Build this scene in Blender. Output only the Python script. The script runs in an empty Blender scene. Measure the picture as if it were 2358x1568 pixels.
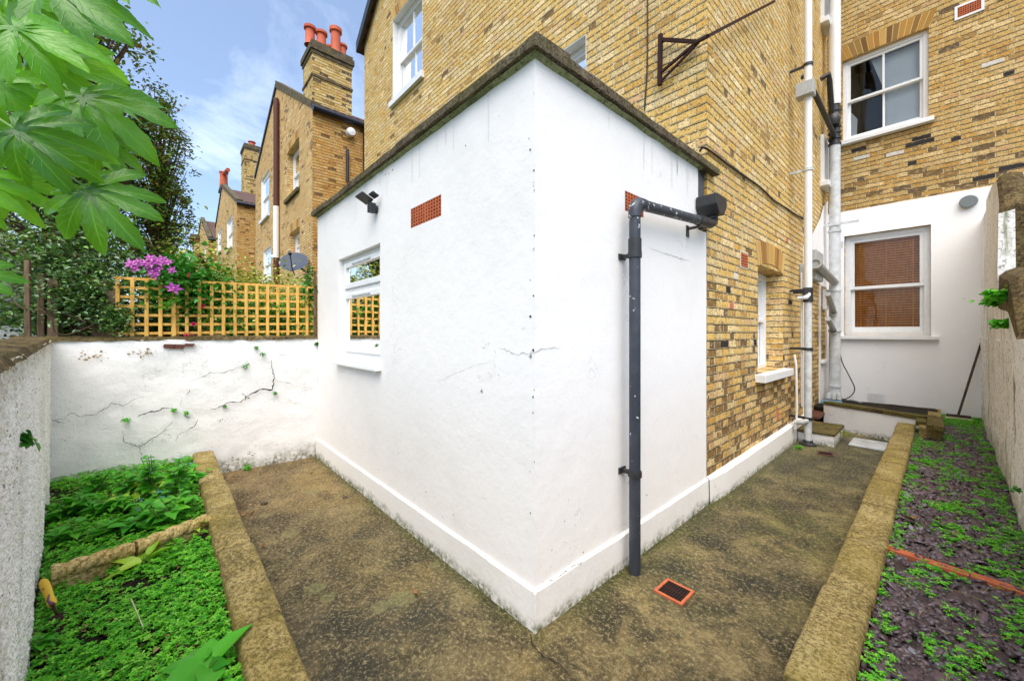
import bpy, math, random
import numpy as np
from mathutils import Vector, Matrix
random.seed(7); RNG = np.random.default_rng(7)
R = math.radians
SC = bpy.context.scene
COL = SC.collection
# ------------------------------------------------------------------ camera
YAW = R(47.85); EYE = 1.5
cd = bpy.data.cameras.new('camera'); cam = bpy.data.objects.new('camera', cd); COL.objects.link(cam)
cam.location = (0, 0, EYE); cam.rotation_euler = (R(90), 0, YAW)
cd.sensor_width = 36; cd.lens = 888/2358*36; cd.shift_y = -19/2358; cd.clip_start = 0.05; cd.clip_end = 2000
SC.camera = cam
SC.view_settings.view_transform = 'Standard'; SC.view_settings.look = 'None'
SC.view_settings.exposure = 1.12; SC.view_settings.gamma = 1
# ------------------------------------------------------------------ node helper
class G:
    def __init__(s, nt): s.nt = nt; nt.nodes.clear()
    def n(s, t, ins=None, **kw):
        d = s.nt.nodes.new(t)
        for k, v in kw.items(): setattr(d, k, v)
        if ins:
            for k, v in ins.items(): s.put(d.inputs[k], v)
        return d
    def put(s, sock, v):
        if v is None: return
        if isinstance(v, bpy.types.NodeSocket): s.nt.links.new(v, sock)
        elif isinstance(v, (tuple, list)) and sock.type == 'RGBA' and len(v) == 3: sock.default_value = (*v, 1)
        else: sock.default_value = v
    def m(s, op, a, b=0.0, c=None, clamp=False):
        d = s.n('ShaderNodeMath', operation=op, use_clamp=clamp)
        s.put(d.inputs[0], a); s.put(d.inputs[1], b)
        if c is not None: s.put(d.inputs[2], c)
        return d.outputs[0]
    def mix(s, f, a, b, mode='MIX'):
        d = s.n('ShaderNodeMix', data_type='RGBA', blend_type=mode)
        s.put(d.inputs[0], f); s.put(d.inputs[6], a); s.put(d.inputs[7], b)
        return d.outputs[2]
    def noise(s, v, sc, det=4, ro=.55, dist=0):
        return s.n('ShaderNodeTexNoise', {'Vector': v, 'Scale': sc, 'Detail': det, 'Roughness': ro, 'Distortion': dist}).outputs[0]
    def vor(s, v, sc, feat='F1', out=0, rnd=1):
        return s.n('ShaderNodeTexVoronoi', {'Vector': v, 'Scale': sc, 'Randomness': rnd}, feature=feat).outputs[out]
    def ramp(s, f, st, interp='LINEAR'):
        d = s.n('ShaderNodeValToRGB', {'Fac': f}); e = d.color_ramp.elements; d.color_ramp.interpolation = interp
        while len(e) < len(st): e.new(.5)
        for i, (p, c) in enumerate(st):
            e[i].position = p
            e[i].color = (c, c, c, 1) if not isinstance(c, (tuple, list)) else (*c, 1)
        return d.outputs[0]
    def step(s, f, a, b):
        d = s.n('ShaderNodeMapRange', {'Value': f, 'From Min': a, 'From Max': b}); return d.outputs[0]
    def geo(s): return s.n('ShaderNodeNewGeometry').outputs['Position']
    def uv(s): return s.n('ShaderNodeTexCoord').outputs['UV']
    def sep(s, v): return s.n('ShaderNodeSeparateXYZ', {0: v}).outputs
    def comb(s, x, y, z=0.0): return s.n('ShaderNodeCombineXYZ', {0: x, 1: y, 2: z}).outputs[0]
    def bump(s, h, st, d=.01, nrm=None):
        return s.n('ShaderNodeBump', {'Height': h, 'Strength': st, 'Distance': d, 'Normal': nrm}).outputs[0]
    def out(s, col, rough=.8, nrm=None, spec=.5, metal=0.0, trans=0.0, coat=0.0):
        b = s.n('ShaderNodeBsdfPrincipled', {'Base Color': col, 'Roughness': rough, 'Metallic': metal, 'Specular IOR Level': spec, 'Coat Weight': coat})
        if nrm is not None: s.put(b.inputs['Normal'], nrm)
        o = s.n('ShaderNodeOutputMaterial'); sh = b.outputs[0]
        if trans:
            t = s.n('ShaderNodeBsdfTranslucent', {'Color': s.mix(1.0, col, (1.0, 1.0, .55), 'MULTIPLY')})
            mx = s.n('ShaderNodeMixShader', {0: trans, 1: b.outputs[0], 2: t.outputs[0]}); sh = mx.outputs[0]
        s.nt.links.new(sh, o.inputs[0])
def mat(name):
    m = bpy.data.materials.new(name); m.use_nodes = True
    return m, G(m.node_tree)
def srgb(*c):
    return tuple((x/255/12.92 if x/255 <= .04045 else ((x/255+.055)/1.055)**2.4) for x in c)
# ------------------------------------------------------------------ world and sun
SUN_EL, SUN_AZ = R(60), R(134)      # azimuth measured from +Y towards +X
w = bpy.data.worlds.new('World'); SC.world = w; w.use_nodes = True
g = G(w.node_tree)
sky = g.n('ShaderNodeTexSky', sky_type='NISHITA', sun_disc=False, sun_elevation=SUN_EL, sun_rotation=SUN_AZ, altitude=50, air_density=1.0, dust_density=2.4, ozone_density=1.3)
gen = g.n('ShaderNodeTexCoord').outputs['Generated']
sx = g.sep(gen)
hz = g.m('ADD', g.m('MAXIMUM', sx[2], 0.0), .18)
cv = g.comb(g.m('DIVIDE', sx[0], hz), g.m('DIVIDE', sx[1], hz), 0.0)
c1 = g.noise(cv, 1.35, 9, .62, .35)
cl = g.m('MAXIMUM', g.m('MULTIPLY', g.step(c1, .52, .9), .75), .07)
skyc = g.mix(cl, g.mix(1.0, sky.outputs[0], (.90, .98, 1.04), 'MULTIPLY'), (7.6, 8.2, 9.2))
bg = g.n('ShaderNodeBackground', {'Color': skyc, 'Strength': 0.12})
g.nt.links.new(bg.outputs[0], g.n('ShaderNodeOutputWorld').inputs[0])
sl = bpy.data.lights.new('sun', 'SUN'); sl.energy = 2.0; sl.angle = R(65); sl.color = (1, .93, .83)
so = bpy.data.objects.new('sun', sl); COL.objects.link(so)
sd = Vector((math.sin(SUN_AZ)*math.cos(SUN_EL), math.cos(SUN_AZ)*math.cos(SUN_EL), math.sin(SUN_EL)))
so.rotation_euler = (-sd).to_track_quat('-Z', 'Y').to_euler(); so.location = (3, -3, 9)
# ------------------------------------------------------------------ photo pixel -> point on a real plane (measured off the photograph at 2358 px width)
ca, sa = math.cos(YAW), math.sin(YAW)
def ray(px, py):
    a = (px-1179)/888; return Vector((a*ca-sa, a*sa+ca, (765-py)/888))
def PZ(px, py, z): d = ray(px, py); return Vector((0, 0, EYE)) + d*((z-EYE)/d.z)
def PX(px, py, x): d = ray(px, py); return Vector((0, 0, EYE)) + d*(x/d.x)
def PY(px, py, y): d = ray(px, py); return Vector((0, 0, EYE)) + d*(y/d.y)
def PD(px, py, t): return Vector((0, 0, EYE)) + ray(px, py)*t
# ------------------------------------------------------------------ mesh helpers
class FR:   # wall frame: u along the wall, n outward, z up
    def __init__(s, o, u, n): s.o = Vector(o); s.u = Vector(u).normalized(); s.n = Vector(n).normalized()
    def __call__(s, u, n, z): return s.o + s.u*u + s.n*n + Vector((0, 0, z))
def FY(y): return FR((0, y, 0), (1, 0, 0), (0, -1, 0))     # faces the garden (-Y)
def FX(x): return FR((x, 0, 0), (0, 1, 0), (1, 0, 0))      # faces the side return (+X)
WF = FR((0, 0, 0), (1, 0, 0), (0, 1, 0))
class MB:
    def __init__(s): s.v = []; s.f = []
    def poly(s, *pts):
        b = len(s.v); s.v += [Vector(p) for p in pts]; s.f.append(list(range(b, b+len(pts))))
    def box(s, x0, x1, y0, y1, z0, z1, fr=WF, jit=0.0):
        b = len(s.v)
        for z in (z0, z1):
            for (x, y) in ((x0, y0), (x1, y0), (x1, y1), (x0, y1)):
                p = fr(x, y, z)
                if jit: p += Vector([random.uniform(-jit, jit) for _ in range(3)])
                s.v.append(p)
        for q in ((0, 3, 2, 1), (4, 5, 6, 7), (0, 1, 5, 4), (1, 2, 6, 5), (2, 3, 7, 6), (3, 0, 4, 7)): s.f.append([b+i for i in q])
    def ring(s, fr, u0, u1, n0, n1, z0, z1, wd, wb=None, wt=None):     # rectangular frame of four butted bars
        wb = wd if wb is None else wb; wt = wd if wt is None else wt
        s.box(u0, u0+wd, n0, n1, z0, z1, fr); s.box(u1-wd, u1, n0, n1, z0, z1, fr)
        s.box(u0+wd, u1-wd, n0, n1, z0, z0+wb, fr); s.box(u0+wd, u1-wd, n0, n1, z1-wt, z1, fr)
    def tube(s, pts, r, n=14, cap=True):
        pts = [Vector(p) for p in pts]; m = len(pts)
        rs = r if isinstance(r, (list, tuple)) else [r]*m
        b = len(s.v); up = None
        for i, p in enumerate(pts):
            t = (pts[min(i+1, m-1)]-pts[max(i-1, 0)]).normalized()
            if up is None: up = t.orthogonal().normalized()
            else:
                up = (up - t*up.dot(t))
                up = up.normalized() if up.length > 1e-6 else t.orthogonal().normalized()
            bi = t.cross(up)
            for k in range(n):
                a = 2*math.pi*k/n; s.v.append(p + (up*math.cos(a)+bi*math.sin(a))*rs[i])
        for i in range(m-1):
            for k in range(n):
                s.f.append([b+i*n+k, b+i*n+(k+1) % n, b+(i+1)*n+(k+1) % n, b+(i+1)*n+k])
        if cap: s.f.append([b+k for k in range(n)][::-1]); s.f.append([b+(m-1)*n+k for k in range(n)])
    def lathe(s, o, axis, prof, n=20):
        axis = Vector(axis).normalized(); o = Vector(o)
        u = axis.orthogonal().normalized(); v = axis.cross(u); b = len(s.v)
        for (r, h) in prof:
            for k in range(n):
                a = 2*math.pi*k/n; s.v.append(o+axis*h+(u*math.cos(a)+v*math.sin(a))*r)
        for i in range(len(prof)-1):
            for k in range(n): s.f.append([b+i*n+k, b+i*n+(k+1) % n, b+(i+1)*n+(k+1) % n, b+(i+1)*n+k])
    def prism(s, pts, d):
        d = Vector(d); pts = [Vector(p) for p in pts]; n = len(pts); b = len(s.v)
        s.v += pts + [p+d for p in pts]
        s.f.append(list(range(b, b+n))[::-1]); s.f.append(list(range(b+n, b+2*n)))
        for i in range(n): j = (i+1) % n; s.f.append([b+i, b+j, b+n+j, b+n+i])
    def panel(s, fr, u0, u1, z0, z1, holes=(), rev=.1, n=0.0):     # wall face with rectangular openings and their reveals
        us = sorted({u0, u1, *[h[0] for h in holes], *[h[1] for h in holes]})
        zs = sorted({z0, z1, *[h[2] for h in holes], *[h[3] for h in holes]})
        for i in range(len(us)-1):
            for j in range(len(zs)-1):
                cu, cz = (us[i]+us[i+1])/2, (zs[j]+zs[j+1])/2
                if any(h[0] < cu < h[1] and h[2] < cz < h[3] for h in holes): continue
                s.poly(fr(us[i], n, zs[j]), fr(us[i+1], n, zs[j]), fr(us[i+1], n, zs[j+1]), fr(us[i], n, zs[j+1]))
        for (a, b, c, d) in holes:
            s.poly(fr(a, n, c), fr(a, n-rev, c), fr(a, n-rev, d), fr(a, n, d))
            s.poly(fr(b, n, c), fr(b, n-rev, c), fr(b, n-rev, d), fr(b, n, d))
            s.poly(fr(a, n, c), fr(b, n, c), fr(b, n-rev, c), fr(a, n-rev, c))
            s.poly(fr(a, n, d), fr(b, n, d), fr(b, n-rev, d), fr(a, n-rev, d))
    def clip(s, start, fr, a, b):      # keep what lies below the line a-b (u, z) of wall frame fr
        (u1, z1), (u2, z2) = a, b; F = s.f[start:]; s.f = s.f[:start]
        def h(p): q = p-fr.o; return q.z-(z1+(z2-z1)*(q.dot(fr.u)-u1)/(u2-u1))
        for f in F:
            P = [s.v[i] for i in f]; Q = []
            for i, p in enumerate(P):
                q = P[(i+1) % len(P)]; hp, hq = h(p), h(q)
                if hp <= 1e-6: Q.append(p)
                if (hp < -1e-6 and hq > 1e-6) or (hp > 1e-6 and hq < -1e-6): Q.append(p.lerp(q, hp/(hp-hq)))
            if len(Q) > 2: s.poly(*Q)
    def build(s, name, m=None, parent=None, smooth=False, bevel=0.0, loc=None, uvmode='box'):
        me = bpy.data.meshes.new(name)
        if loc is not None: loc = Vector(loc); vs = [tuple(v-loc) for v in s.v]
        else: vs = [tuple(v) for v in s.v]
        me.from_pydata(vs, [], s.f); me.validate(); me.update()
        if uvmode == 'box' and len(me.polygons):
            uvl = me.uv_layers.new(name='UVMap'); dat = np.zeros(len(me.loops)*2)
            co = [Vector(v) + (loc if loc is not None else Vector()) for v in vs]
            for p in me.polygons:
                nx, ny, nz = abs(p.normal.x), abs(p.normal.y), abs(p.normal.z)
                for li in p.loop_indices:
                    c = co[me.loops[li].vertex_index]
                    if nz > nx and nz > ny: dat[2*li], dat[2*li+1] = c.x, c.y
                    elif nx > ny: dat[2*li], dat[2*li+1] = c.y, c.z
                    else: dat[2*li], dat[2*li+1] = c.x, c.z
            uvl.data.foreach_set('uv', dat)
        if smooth:
            me.polygons.foreach_set('use_smooth', [True]*len(me.polygons))
            try: me.set_sharp_from_angle(angle=R(40))
            except Exception: pass
        o = bpy.data.objects.new(name, me); COL.objects.link(o)
        if m: me.materials.append(m)
        if loc is not None: o.location = loc
        if parent: o.parent = parent
        if parent and loc is None: pass
        if bevel:
            b = o.modifiers.new('bevel', 'BEVEL'); b.width = bevel; b.segments = 2; b.limit_method = 'ANGLE'; b.angle_limit = R(40)
        return o
def tag(o, label=None, cat=None, group=None, kind=None):
    if label: o['label'] = label
    if cat: o['category'] = cat
    if group: o['group'] = group
    if kind: o['kind'] = kind
    return o
def thing(name, label, cat, loc=(0, 0, 0), group=None):
    o = bpy.data.objects.new(name, None); COL.objects.link(o); o.location = loc; o.empty_display_size = .1
    bpy.context.view_layer.update()
    return tag(o, label, cat, group)
def sub(o, parent):      # parent keeping world place (parents are never rotated)
    p = Vector(parent.location); q = parent.parent
    while q: p += Vector(q.location); q = q.parent
    o.parent = parent; o.location = Vector(o.location) - p
    return o
def part(mb, name, m, parent, **kw):
    o = mb.build(name, m, None, **kw); return sub(o, parent)
def np_mesh(name, verts, tris, m, rnd=None, smooth=False):      # big leaf meshes; rnd = one number per vertex in UV.x
    me = bpy.data.meshes.new(name); nv, nf = len(verts), len(tris); k = tris.shape[1]
    me.vertices.add(nv); me.vertices.foreach_set('co', verts.astype(np.float32).ravel())
    me.loops.add(nf*k); me.loops.foreach_set('vertex_index', tris.astype(np.int32).ravel())
    me.polygons.add(nf); me.polygons.foreach_set('loop_start', np.arange(0, nf*k, k, dtype=np.int32))
    me.update(calc_edges=True)
    if rnd is not None:
        u = me.uv_layers.new(name='UVMap'); d = np.zeros((nf*k, 2), np.float32); d[:, 0] = rnd[tris.ravel()]
        u.data.foreach_set('uv', d.ravel())
    if smooth: me.polygons.foreach_set('use_smooth', [True]*nf)
    me.validate(); o = bpy.data.objects.new(name, me); COL.objects.link(o); me.materials.append(m)
    return o
def leaf_arrays(P, size, up=.6, aspect=.55, dirs=None, fold=.18):
    n = len(P); size = np.broadcast_to(size, n) if np.ndim(size) else np.full(n, size)
    size = size*RNG.uniform(.65, 1.3, n)
    nr = RNG.normal(0, 1, (n, 3)); nr[:, 2] = np.abs(nr[:, 2])*.8+up*1.6
    if dirs is not None: nr += dirs
    nr /= np.linalg.norm(nr, axis=1)[:, None]
    t = RNG.normal(0, 1, (n, 3)); t -= nr*(t*nr).sum(1)[:, None]; t /= np.linalg.norm(t, axis=1)[:, None]
    b = np.cross(nr, t); L = size[:, None]; W = L*aspect/2
    V = np.zeros((n, 6, 3))
    V[:, 0] = P; V[:, 1] = P+t*L*.33+b*W+nr*L*fold*.6; V[:, 2] = P+t*L*.72+b*W*.75+nr*L*fold*.3
    V[:, 3] = P+t*L-nr*L*.12; V[:, 4] = P+t*L*.72-b*W*.75+nr*L*fold*.3; V[:, 5] = P+t*L*.33-b*W+nr*L*fold*.6
    T = np.array([[0, 1, 2, 3], [0, 3, 4, 5]])[None]+6*np.arange(n)[:, None, None]
    return V.reshape(-1, 3), T.reshape(-1, 4), np.repeat(RNG.uniform(0, 1, n), 6)
def leaves(name, P, size, m, **kw):
    V, T, r = leaf_arrays(np.asarray(P), size, **kw); return np_mesh(name, V, T, m, r)
# ------------------------------------------------------------------ materials
def brick_mat(name, yellow, tan, brown, dark, mortar, dark_lo=.12, dark_hi=.12, z_lo=0., z_hi=1., sc=1.0, bumpy=1.0, spots=.5):
    m, g = mat(name); uv = g.uv(); pos = g.geo()
    wob = g.n('ShaderNodeTexNoise', {'Vector': pos, 'Scale': 9.0, 'Detail': 3.0}).outputs[1]
    wo = g.sep(wob); su = g.sep(uv)
    u = g.m('ADD', su[0], g.m('MULTIPLY', g.m('SUBTRACT', wo[0], .5), .018))
    v = g.m('ADD', su[1], g.m('MULTIPLY', g.m('SUBTRACT', wo[1], .5), .014))
    rowf = g.m('DIVIDE', v, .075*sc); row = g.m('FLOOR', rowf)
    par = g.m('FLOORED_MODULO', row, 2.0)
    uu = g.m('ADD', g.m('DIVIDE', u, .3375*sc), g.m('MULTIPLY', par, .5))
    f = g.m('FRACT', uu); hd = g.m('GREATER_THAN', f, .6667)
    idx = g.m('ADD', g.m('MULTIPLY', g.m('FLOOR', uu), 2.0), hd)
    wn = g.n('ShaderNodeTexWhiteNoise', {'Vector': g.comb(idx, row, 3.3)}, noise_dimensions='3D')
    rnd = wn.outputs[0]; rc = g.sep(wn.outputs[1])
    du = g.m('MULTIPLY', g.m('MINIMUM', g.m('MINIMUM', f, g.m('ABSOLUTE', g.m('SUBTRACT', f, .6667))), g.m('SUBTRACT', 1.0, f)), .3375*sc)
    fv = g.m('FRACT', rowf); dv = g.m('MULTIPLY', g.m('MINIMUM', fv, g.m('SUBTRACT', 1.0, fv)), .075*sc)
    edge = g.m('ADD', g.m('MINIMUM', du, dv), g.m('MULTIPLY', g.m('SUBTRACT', g.noise(pos, 60, 3), .5), .007))
    brk = g.step(edge, .0038, .0085)                       # 1 on the brick face
    up = g.ramp(g.noise(pos, .9, 2), [(.25, 0), (.75, 1)])
    zz = g.step(g.m('ADD', g.sep(pos)[2], g.m('MULTIPLY', g.m('SUBTRACT', up, .5), .5)), z_lo, z_hi)
    dk = g.m('ADD', g.m('MULTIPLY', zz, dark_hi-dark_lo), dark_lo)
    pale = tuple(min(1, c*1.18+.03) for c in tan); oran = (yellow[0]*.92, yellow[1]*.80, yellow[2]*.62); pink = (tan[0]*.95, tan[1]*.80, tan[2]*.85)
    base = g.ramp(rnd, [(0, yellow), (.2, tan), (.36, brown), (.395, yellow), (.58, oran), (.66, pale), (.76, yellow), (.86, pink), (.92, tan), (.97, brown)], 'CONSTANT')
    base = g.mix(g.m('MULTIPLY', rc[1], .45), base, yellow)
    dkc = g.mix(g.noise(pos, 26, 4, .7), dark, brown)
    base = g.mix(g.m('LESS_THAN', rc[0], dk), base, g.mix(rc[2], dkc, tuple(c*2.2 for c in dark)))
    mott = g.noise(pos, 42, 6, .78); base = g.mix(g.m('MULTIPLY', g.step(mott, .515, .60), .9), base, tuple(c*.38 for c in brown))
    hi = g.noise(pos, 15, 5, .7); base = g.mix(g.m('MULTIPLY', g.step(hi, .52, .66), .55), base, pale)
    sp = g.step(g.vor(g.n('ShaderNodeVectorMath', {0: pos, 1: (1, 1, 1.9)}, operation='MULTIPLY').outputs[0], 44), .26, .12)
    base = g.mix(g.m('MULTIPLY', g.m('MULTIPLY', sp, g.m('GREATER_THAN', g.noise(pos, 9, 3), .48)), spots), base, tuple(c*.8 for c in dark))
    soot = g.m('MULTIPLY', g.m('MULTIPLY', g.m('SUBTRACT', 1.0, zz), g.step(g.noise(pos, 6.0, 7, .75), .42, .62)), dark_lo*1.3)
    base = g.mix(soot, base, dkc)
    wth = g.step(g.noise(pos, .8, 5, .6), .42, .72); base = g.mix(g.m('MULTIPLY', wth, .3), base, tuple(c*.7 for c in brown))
    mc = g.mix(g.step(g.noise(pos, 18, 4), .38, .7), mortar, tuple(c*.6 for c in mortar))
    # joint under each course, cut deeper and its shadow line painted dark in places
    gap = g.m('MULTIPLY', g.step(g.noise(g.comb(g.m('MULTIPLY', u, 4.0), row, 1.0), 3.0, 3), .38, .48), g.m('LESS_THAN', g.m('ABSOLUTE', g.m('SUBTRACT', fv, .925)), .065))
    mc = g.mix(gap, mc, tuple(c*.5 for c in dark))
    col = g.mix(brk, mc, base)
    h = g.m('ADD', g.m('MULTIPLY', brk, .55), g.m('ADD', g.m('MULTIPLY', mott, -.3), g.m('ADD', g.m('MULTIPLY', rnd, .35), g.m('MULTIPLY', gap, -.8))))
    col = g.mix(g.m('MULTIPLY', gap, .9), col, tuple(c*.5 for c in dark))
    g.out(col, .9, g.bump(h, .9*bumpy, .012), .2)
    return m
Yb, Tb, Bb, Db = srgb(228, 188, 108), srgb(228, 202, 148), srgb(180, 138, 76), srgb(62, 50, 40)
M_brick = brick_mat('stock_brick_house', Yb, Tb, Bb, Db, srgb(232, 212, 164), .48, .012, .1, 2.0, spots=1.0)
M_brick_rear = brick_mat('stock_brick_rear', srgb(204, 166, 100), srgb(212, 182, 126), srgb(152, 116, 68), srgb(66, 56, 46), srgb(216, 196, 146), .36, .03, 3.3, 4.5, spots=1.0)
M_brick_far = brick_mat('stock_brick_terrace', srgb(222, 182, 114), srgb(226, 196, 142), srgb(184, 138, 84), srgb(78, 60, 48), srgb(214, 190, 138), .04, .04, 0, 4, 1.25, spots=.8)
M_brick_far2 = brick_mat('stock_brick_terrace_side', srgb(214, 164, 90), srgb(218, 180, 114), srgb(172, 122, 66), srgb(72, 56, 42), srgb(206, 178, 118), .06, .06, 0, 4, 1.25, spots=.8)
M_brick_stack = brick_mat('stock_brick_stack', srgb(214, 180, 104), srgb(220, 194, 134), srgb(150, 118, 70), srgb(60, 50, 44), srgb(220, 196, 138), .16, .16, 0, 4, 1.25, spots=.9)
M_brick_red = brick_mat('red_stock_brick', srgb(206, 130, 88), srgb(196, 140, 96), srgb(160, 100, 66), srgb(70, 54, 44), srgb(206, 176, 128), .1, .1)
def render_mat(name, base, dirt, green, zbase=.35, rough_s=22, bs=.25, dirt_amt=.3, speck=.25, bd=.01, streak=0.0):
    m, g = mat(name); pos = g.geo(); z = g.sep(pos)[2]
    big = g.noise(pos, 1.3, 5, .6); fine = g.noise(pos, rough_s, 6, .7); mid = g.noise(pos, 6, 4)
    col = g.mix(g.m('MULTIPLY', g.step(big, .52, .75), dirt_amt), base, dirt)
    col = g.mix(g.m('MULTIPLY', g.step(g.noise(pos, 95, 2), .66, .74), speck), col, tuple(c*.35 for c in dirt))
    if streak:
        sn = g.noise(g.n('ShaderNodeVectorMath', {0: pos, 1: (5.0, 5.0, .45)}, operation='MULTIPLY').outputs[0], 1.6, 6, .65)
        col = g.mix(g.m('MULTIPLY', g.step(sn, .55, .66), streak), col, srgb(150, 150, 112)); col = g.mix(g.m('MULTIPLY', g.step(sn, .62, .7), streak), col, srgb(92, 88, 70))
        ch = g.noise(pos, 30, 5, .75); col = g.mix(g.m('MULTIPLY', g.step(ch, .56, .60), streak), col, srgb(96, 90, 76))
    low = g.m('SUBTRACT', zbase, g.m('ADD', z, g.m('MULTIPLY', g.m('SUBTRACT', mid, .5), zbase*1.7)))
    alg = g.m('MULTIPLY', g.step(low, 0, zbase*.9), g.step(g.noise(pos, 28, 5, .7), .36, .6))
    col = g.mix(g.m('MINIMUM', alg, .95), col, green)
    vein = g.m('ABSOLUTE', g.m('SUBTRACT', g.noise(pos, 1.15, 6, .6), .5))
    hair = g.m('MULTIPLY', g.step(vein, .0035, .0), g.step(g.noise(pos, 1.7, 2), .52, .62))
    col = g.mix(g.m('MULTIPLY', hair, .35), col, tuple(c*.45 for c in dirt))
    h = g.m('ADD', g.m('MULTIPLY', fine, .6), g.m('ADD', g.m('MULTIPLY', mid, 1.1), g.m('MULTIPLY', hair, -.4)))
    g.out(col, .75, g.bump(h, bs, bd), .3)
    return m
M_white = render_mat('white_painted_render', (.84, .815, .79), (.62, .61, .57), srgb(96, 104, 52), .08, 9, .42, .26, .25)
M_white2 = render_mat('white_rear_render', (.90, .885, .87), (.66, .65, .6), srgb(96, 104, 52), .1, 9, .3, .2, .2)
M_plinth = render_mat('white_painted_plinth', (.82, .80, .775), (.56, .56, .5), srgb(84, 90, 44), .075, 24, .35, .3, .35)
M_old = render_mat('old_white_limewash', (.82, .80, .775), (.5, .48, .42), srgb(104, 98, 58), .18, 15, .5, .7, .8, .02)
M_sidewall = render_mat('stained_white_boundary', (.88, .865, .84), (.5, .5, .42), srgb(118, 116, 66), .5, 10, .8, .6, .9, .025, streak=.7)
def dash_mat():
    m, g = mat('pebbledash_white'); pos = g.geo()
    v = g.vor(pos, 95); v2 = g.noise(pos, 46, 4, .7); big = g.noise(pos, 2.2, 5, .6)
    col = g.mix(g.step(big, .45, .75), (.93, .90, .84), (.78, .74, .66))
    col = g.mix(g.m('MULTIPLY', g.step(v2, .60, .68), .8), col, srgb(104, 96, 74)); col = g.mix(g.m('MULTIPLY', g.step(g.noise(pos, 120, 3, .7), .62, .68), .8), col, srgb(84, 76, 60))
    st = g.noise(g.n('ShaderNodeVectorMath', {0: pos, 1: (2.0, 2.0, .35)}, operation='MULTIPLY').outputs[0], 3.2, 5, .6)
    col = g.mix(g.m('MULTIPLY', g.step(st, .58, .72), .35), col, srgb(128, 128, 84))
    tz = g.m('MULTIPLY', g.step(g.sep(pos)[2], 1.30, 1.46), g.step(v2, .35, .6)); col = g.mix(tz, col, srgb(132, 118, 70))
    h = g.m('ADD', g.m('MULTIPLY', v, -1.2), g.m('MULTIPLY', v2, 1.6))
    g.out(col, .95, g.bump(h, .55, .012), .15); return m
M_dash = dash_mat()
LICH = [(*PZ(px, py, 0).xy, r_) for px, py, r_ in ((725, 1355, .06), (925, 1378, .075), (755, 1375, .045), (875, 1398, .05), (1000, 1300, .04), (1450, 1500, .03))]
def concrete_patio():
    m, g = mat('mossy_patio_concrete'); pos = g.geo(); s = g.sep(pos)
    A = g.noise(pos, 1.1, 5, .6, .4); B = g.noise(pos, 3.2, 7, .7, .3); C = g.noise(pos, 46, 6, .85); V = g.vor(pos, 70); C2 = g.noise(pos, 14, 6, .8)
    col = g.ramp(B, [(.35, srgb(54, 50, 32)), (.45, srgb(98, 88, 56)), (.53, srgb(150, 130, 84)), (.63, srgb(188, 166, 114))])
    ledge = g.m('MULTIPLY', g.step(s[0], -2.6, -4.6), .85)
    col = g.mix(ledge, col, g.ramp(g.noise(pos, 5, 6, .7), [(.33, srgb(76, 58, 36)), (.5, srgb(128, 100, 64)), (.7, srgb(162, 136, 94))]))
    damp = g.m('MULTIPLY', g.step(A, .46, .60), g.step(s[0], -3.3, -1.9)); col = g.mix(g.m('MULTIPLY', damp, .78), col, srgb(50, 50, 36))
    gr = g.m('MULTIPLY', g.step(g.noise(pos, 1.6, 6, .65, .6), .46, .64), g.m('MULTIPLY', g.step(s[1], 1.9, 3.1), g.step(s[1], 5.6, 4.3)))
    col = g.mix(g.m('MULTIPLY', gr, .85), col, g.ramp(B, [(.38, srgb(56, 66, 16)), (.52, srgb(104, 108, 30)), (.64, srgb(188, 176, 84))]))
    gold = g.m('MULTIPLY', g.step(g.m('ABSOLUTE', g.m('SUBTRACT', s[1], 1.2)), .55, .05), g.step(g.noise(pos, 2.0, 5, .6), .4, .6)); col = g.mix(g.m('MULTIPLY', gold, .5), col, srgb(168, 142, 78))
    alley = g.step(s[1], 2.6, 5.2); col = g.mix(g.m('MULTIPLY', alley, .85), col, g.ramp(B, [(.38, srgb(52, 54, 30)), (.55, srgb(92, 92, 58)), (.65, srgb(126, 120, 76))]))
    bigd = g.step(g.noise(pos, .75, 4, .6, .8), .42, .60); col = g.mix(g.m('MULTIPLY', bigd, .5), col, srgb(46, 46, 34)); pale_patch = g.step(g.noise(pos, 1.3, 5, .65, .5), .54, .68); col = g.mix(g.m('MULTIPLY', pale_patch, .5), col, srgb(186, 168, 112))  # broad dark and pale blotches at random
    # moss film hugging the wall foot
    fx = g.m('MULTIPLY', g.step(g.m('ABSOLUTE', g.m('SUBTRACT', s[0], -1.33)), .16, .0), g.step(s[1], 1.4, 1.7))
    fy = g.m('MULTIPLY', g.step(g.m('ABSOLUTE', g.m('SUBTRACT', s[1], 1.37)), .10, .0), g.step(s[0], -1.2, -1.4))
    col = g.mix(g.m('MULTIPLY', g.m('MAXIMUM', fx, fy), g.step(B, .3, .55)), col, srgb(72, 78, 26))
    wh = g.step(V, .30, .18); pick = g.step(g.noise(pos, 21, 3, .6), .48, .62)
    col = g.mix(g.m('MULTIPLY', g.m('MULTIPLY', wh, pick), .7), col, srgb(196, 178, 134))
    pt = g.step(g.noise(pos, 2.6, 4, .6), .35, .65); col = g.mix(g.m('MULTIPLY', g.step(C2, .5, .64), g.m('ADD', .15, g.m('MULTIPLY', pt, .4))), col, srgb(54, 48, 32)); col = g.mix(g.m('MULTIPLY', g.step(C, .51, .58), g.m('ADD', .22, g.m('MULTIPLY', pt, .5))), col, srgb(36, 32, 20)); col = g.mix(g.m('MULTIPLY', g.step(C, .465, .42), .65), col, srgb(190, 172, 126))
    lich = g.m('MULTIPLY', g.step(g.vor(pos, 2.3), .17, .145), g.step(g.noise(pos, 40, 4, .7), .38, .5))
    col = g.mix(g.m('MULTIPLY', lich, .5), col, srgb(146, 140, 92))
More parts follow.
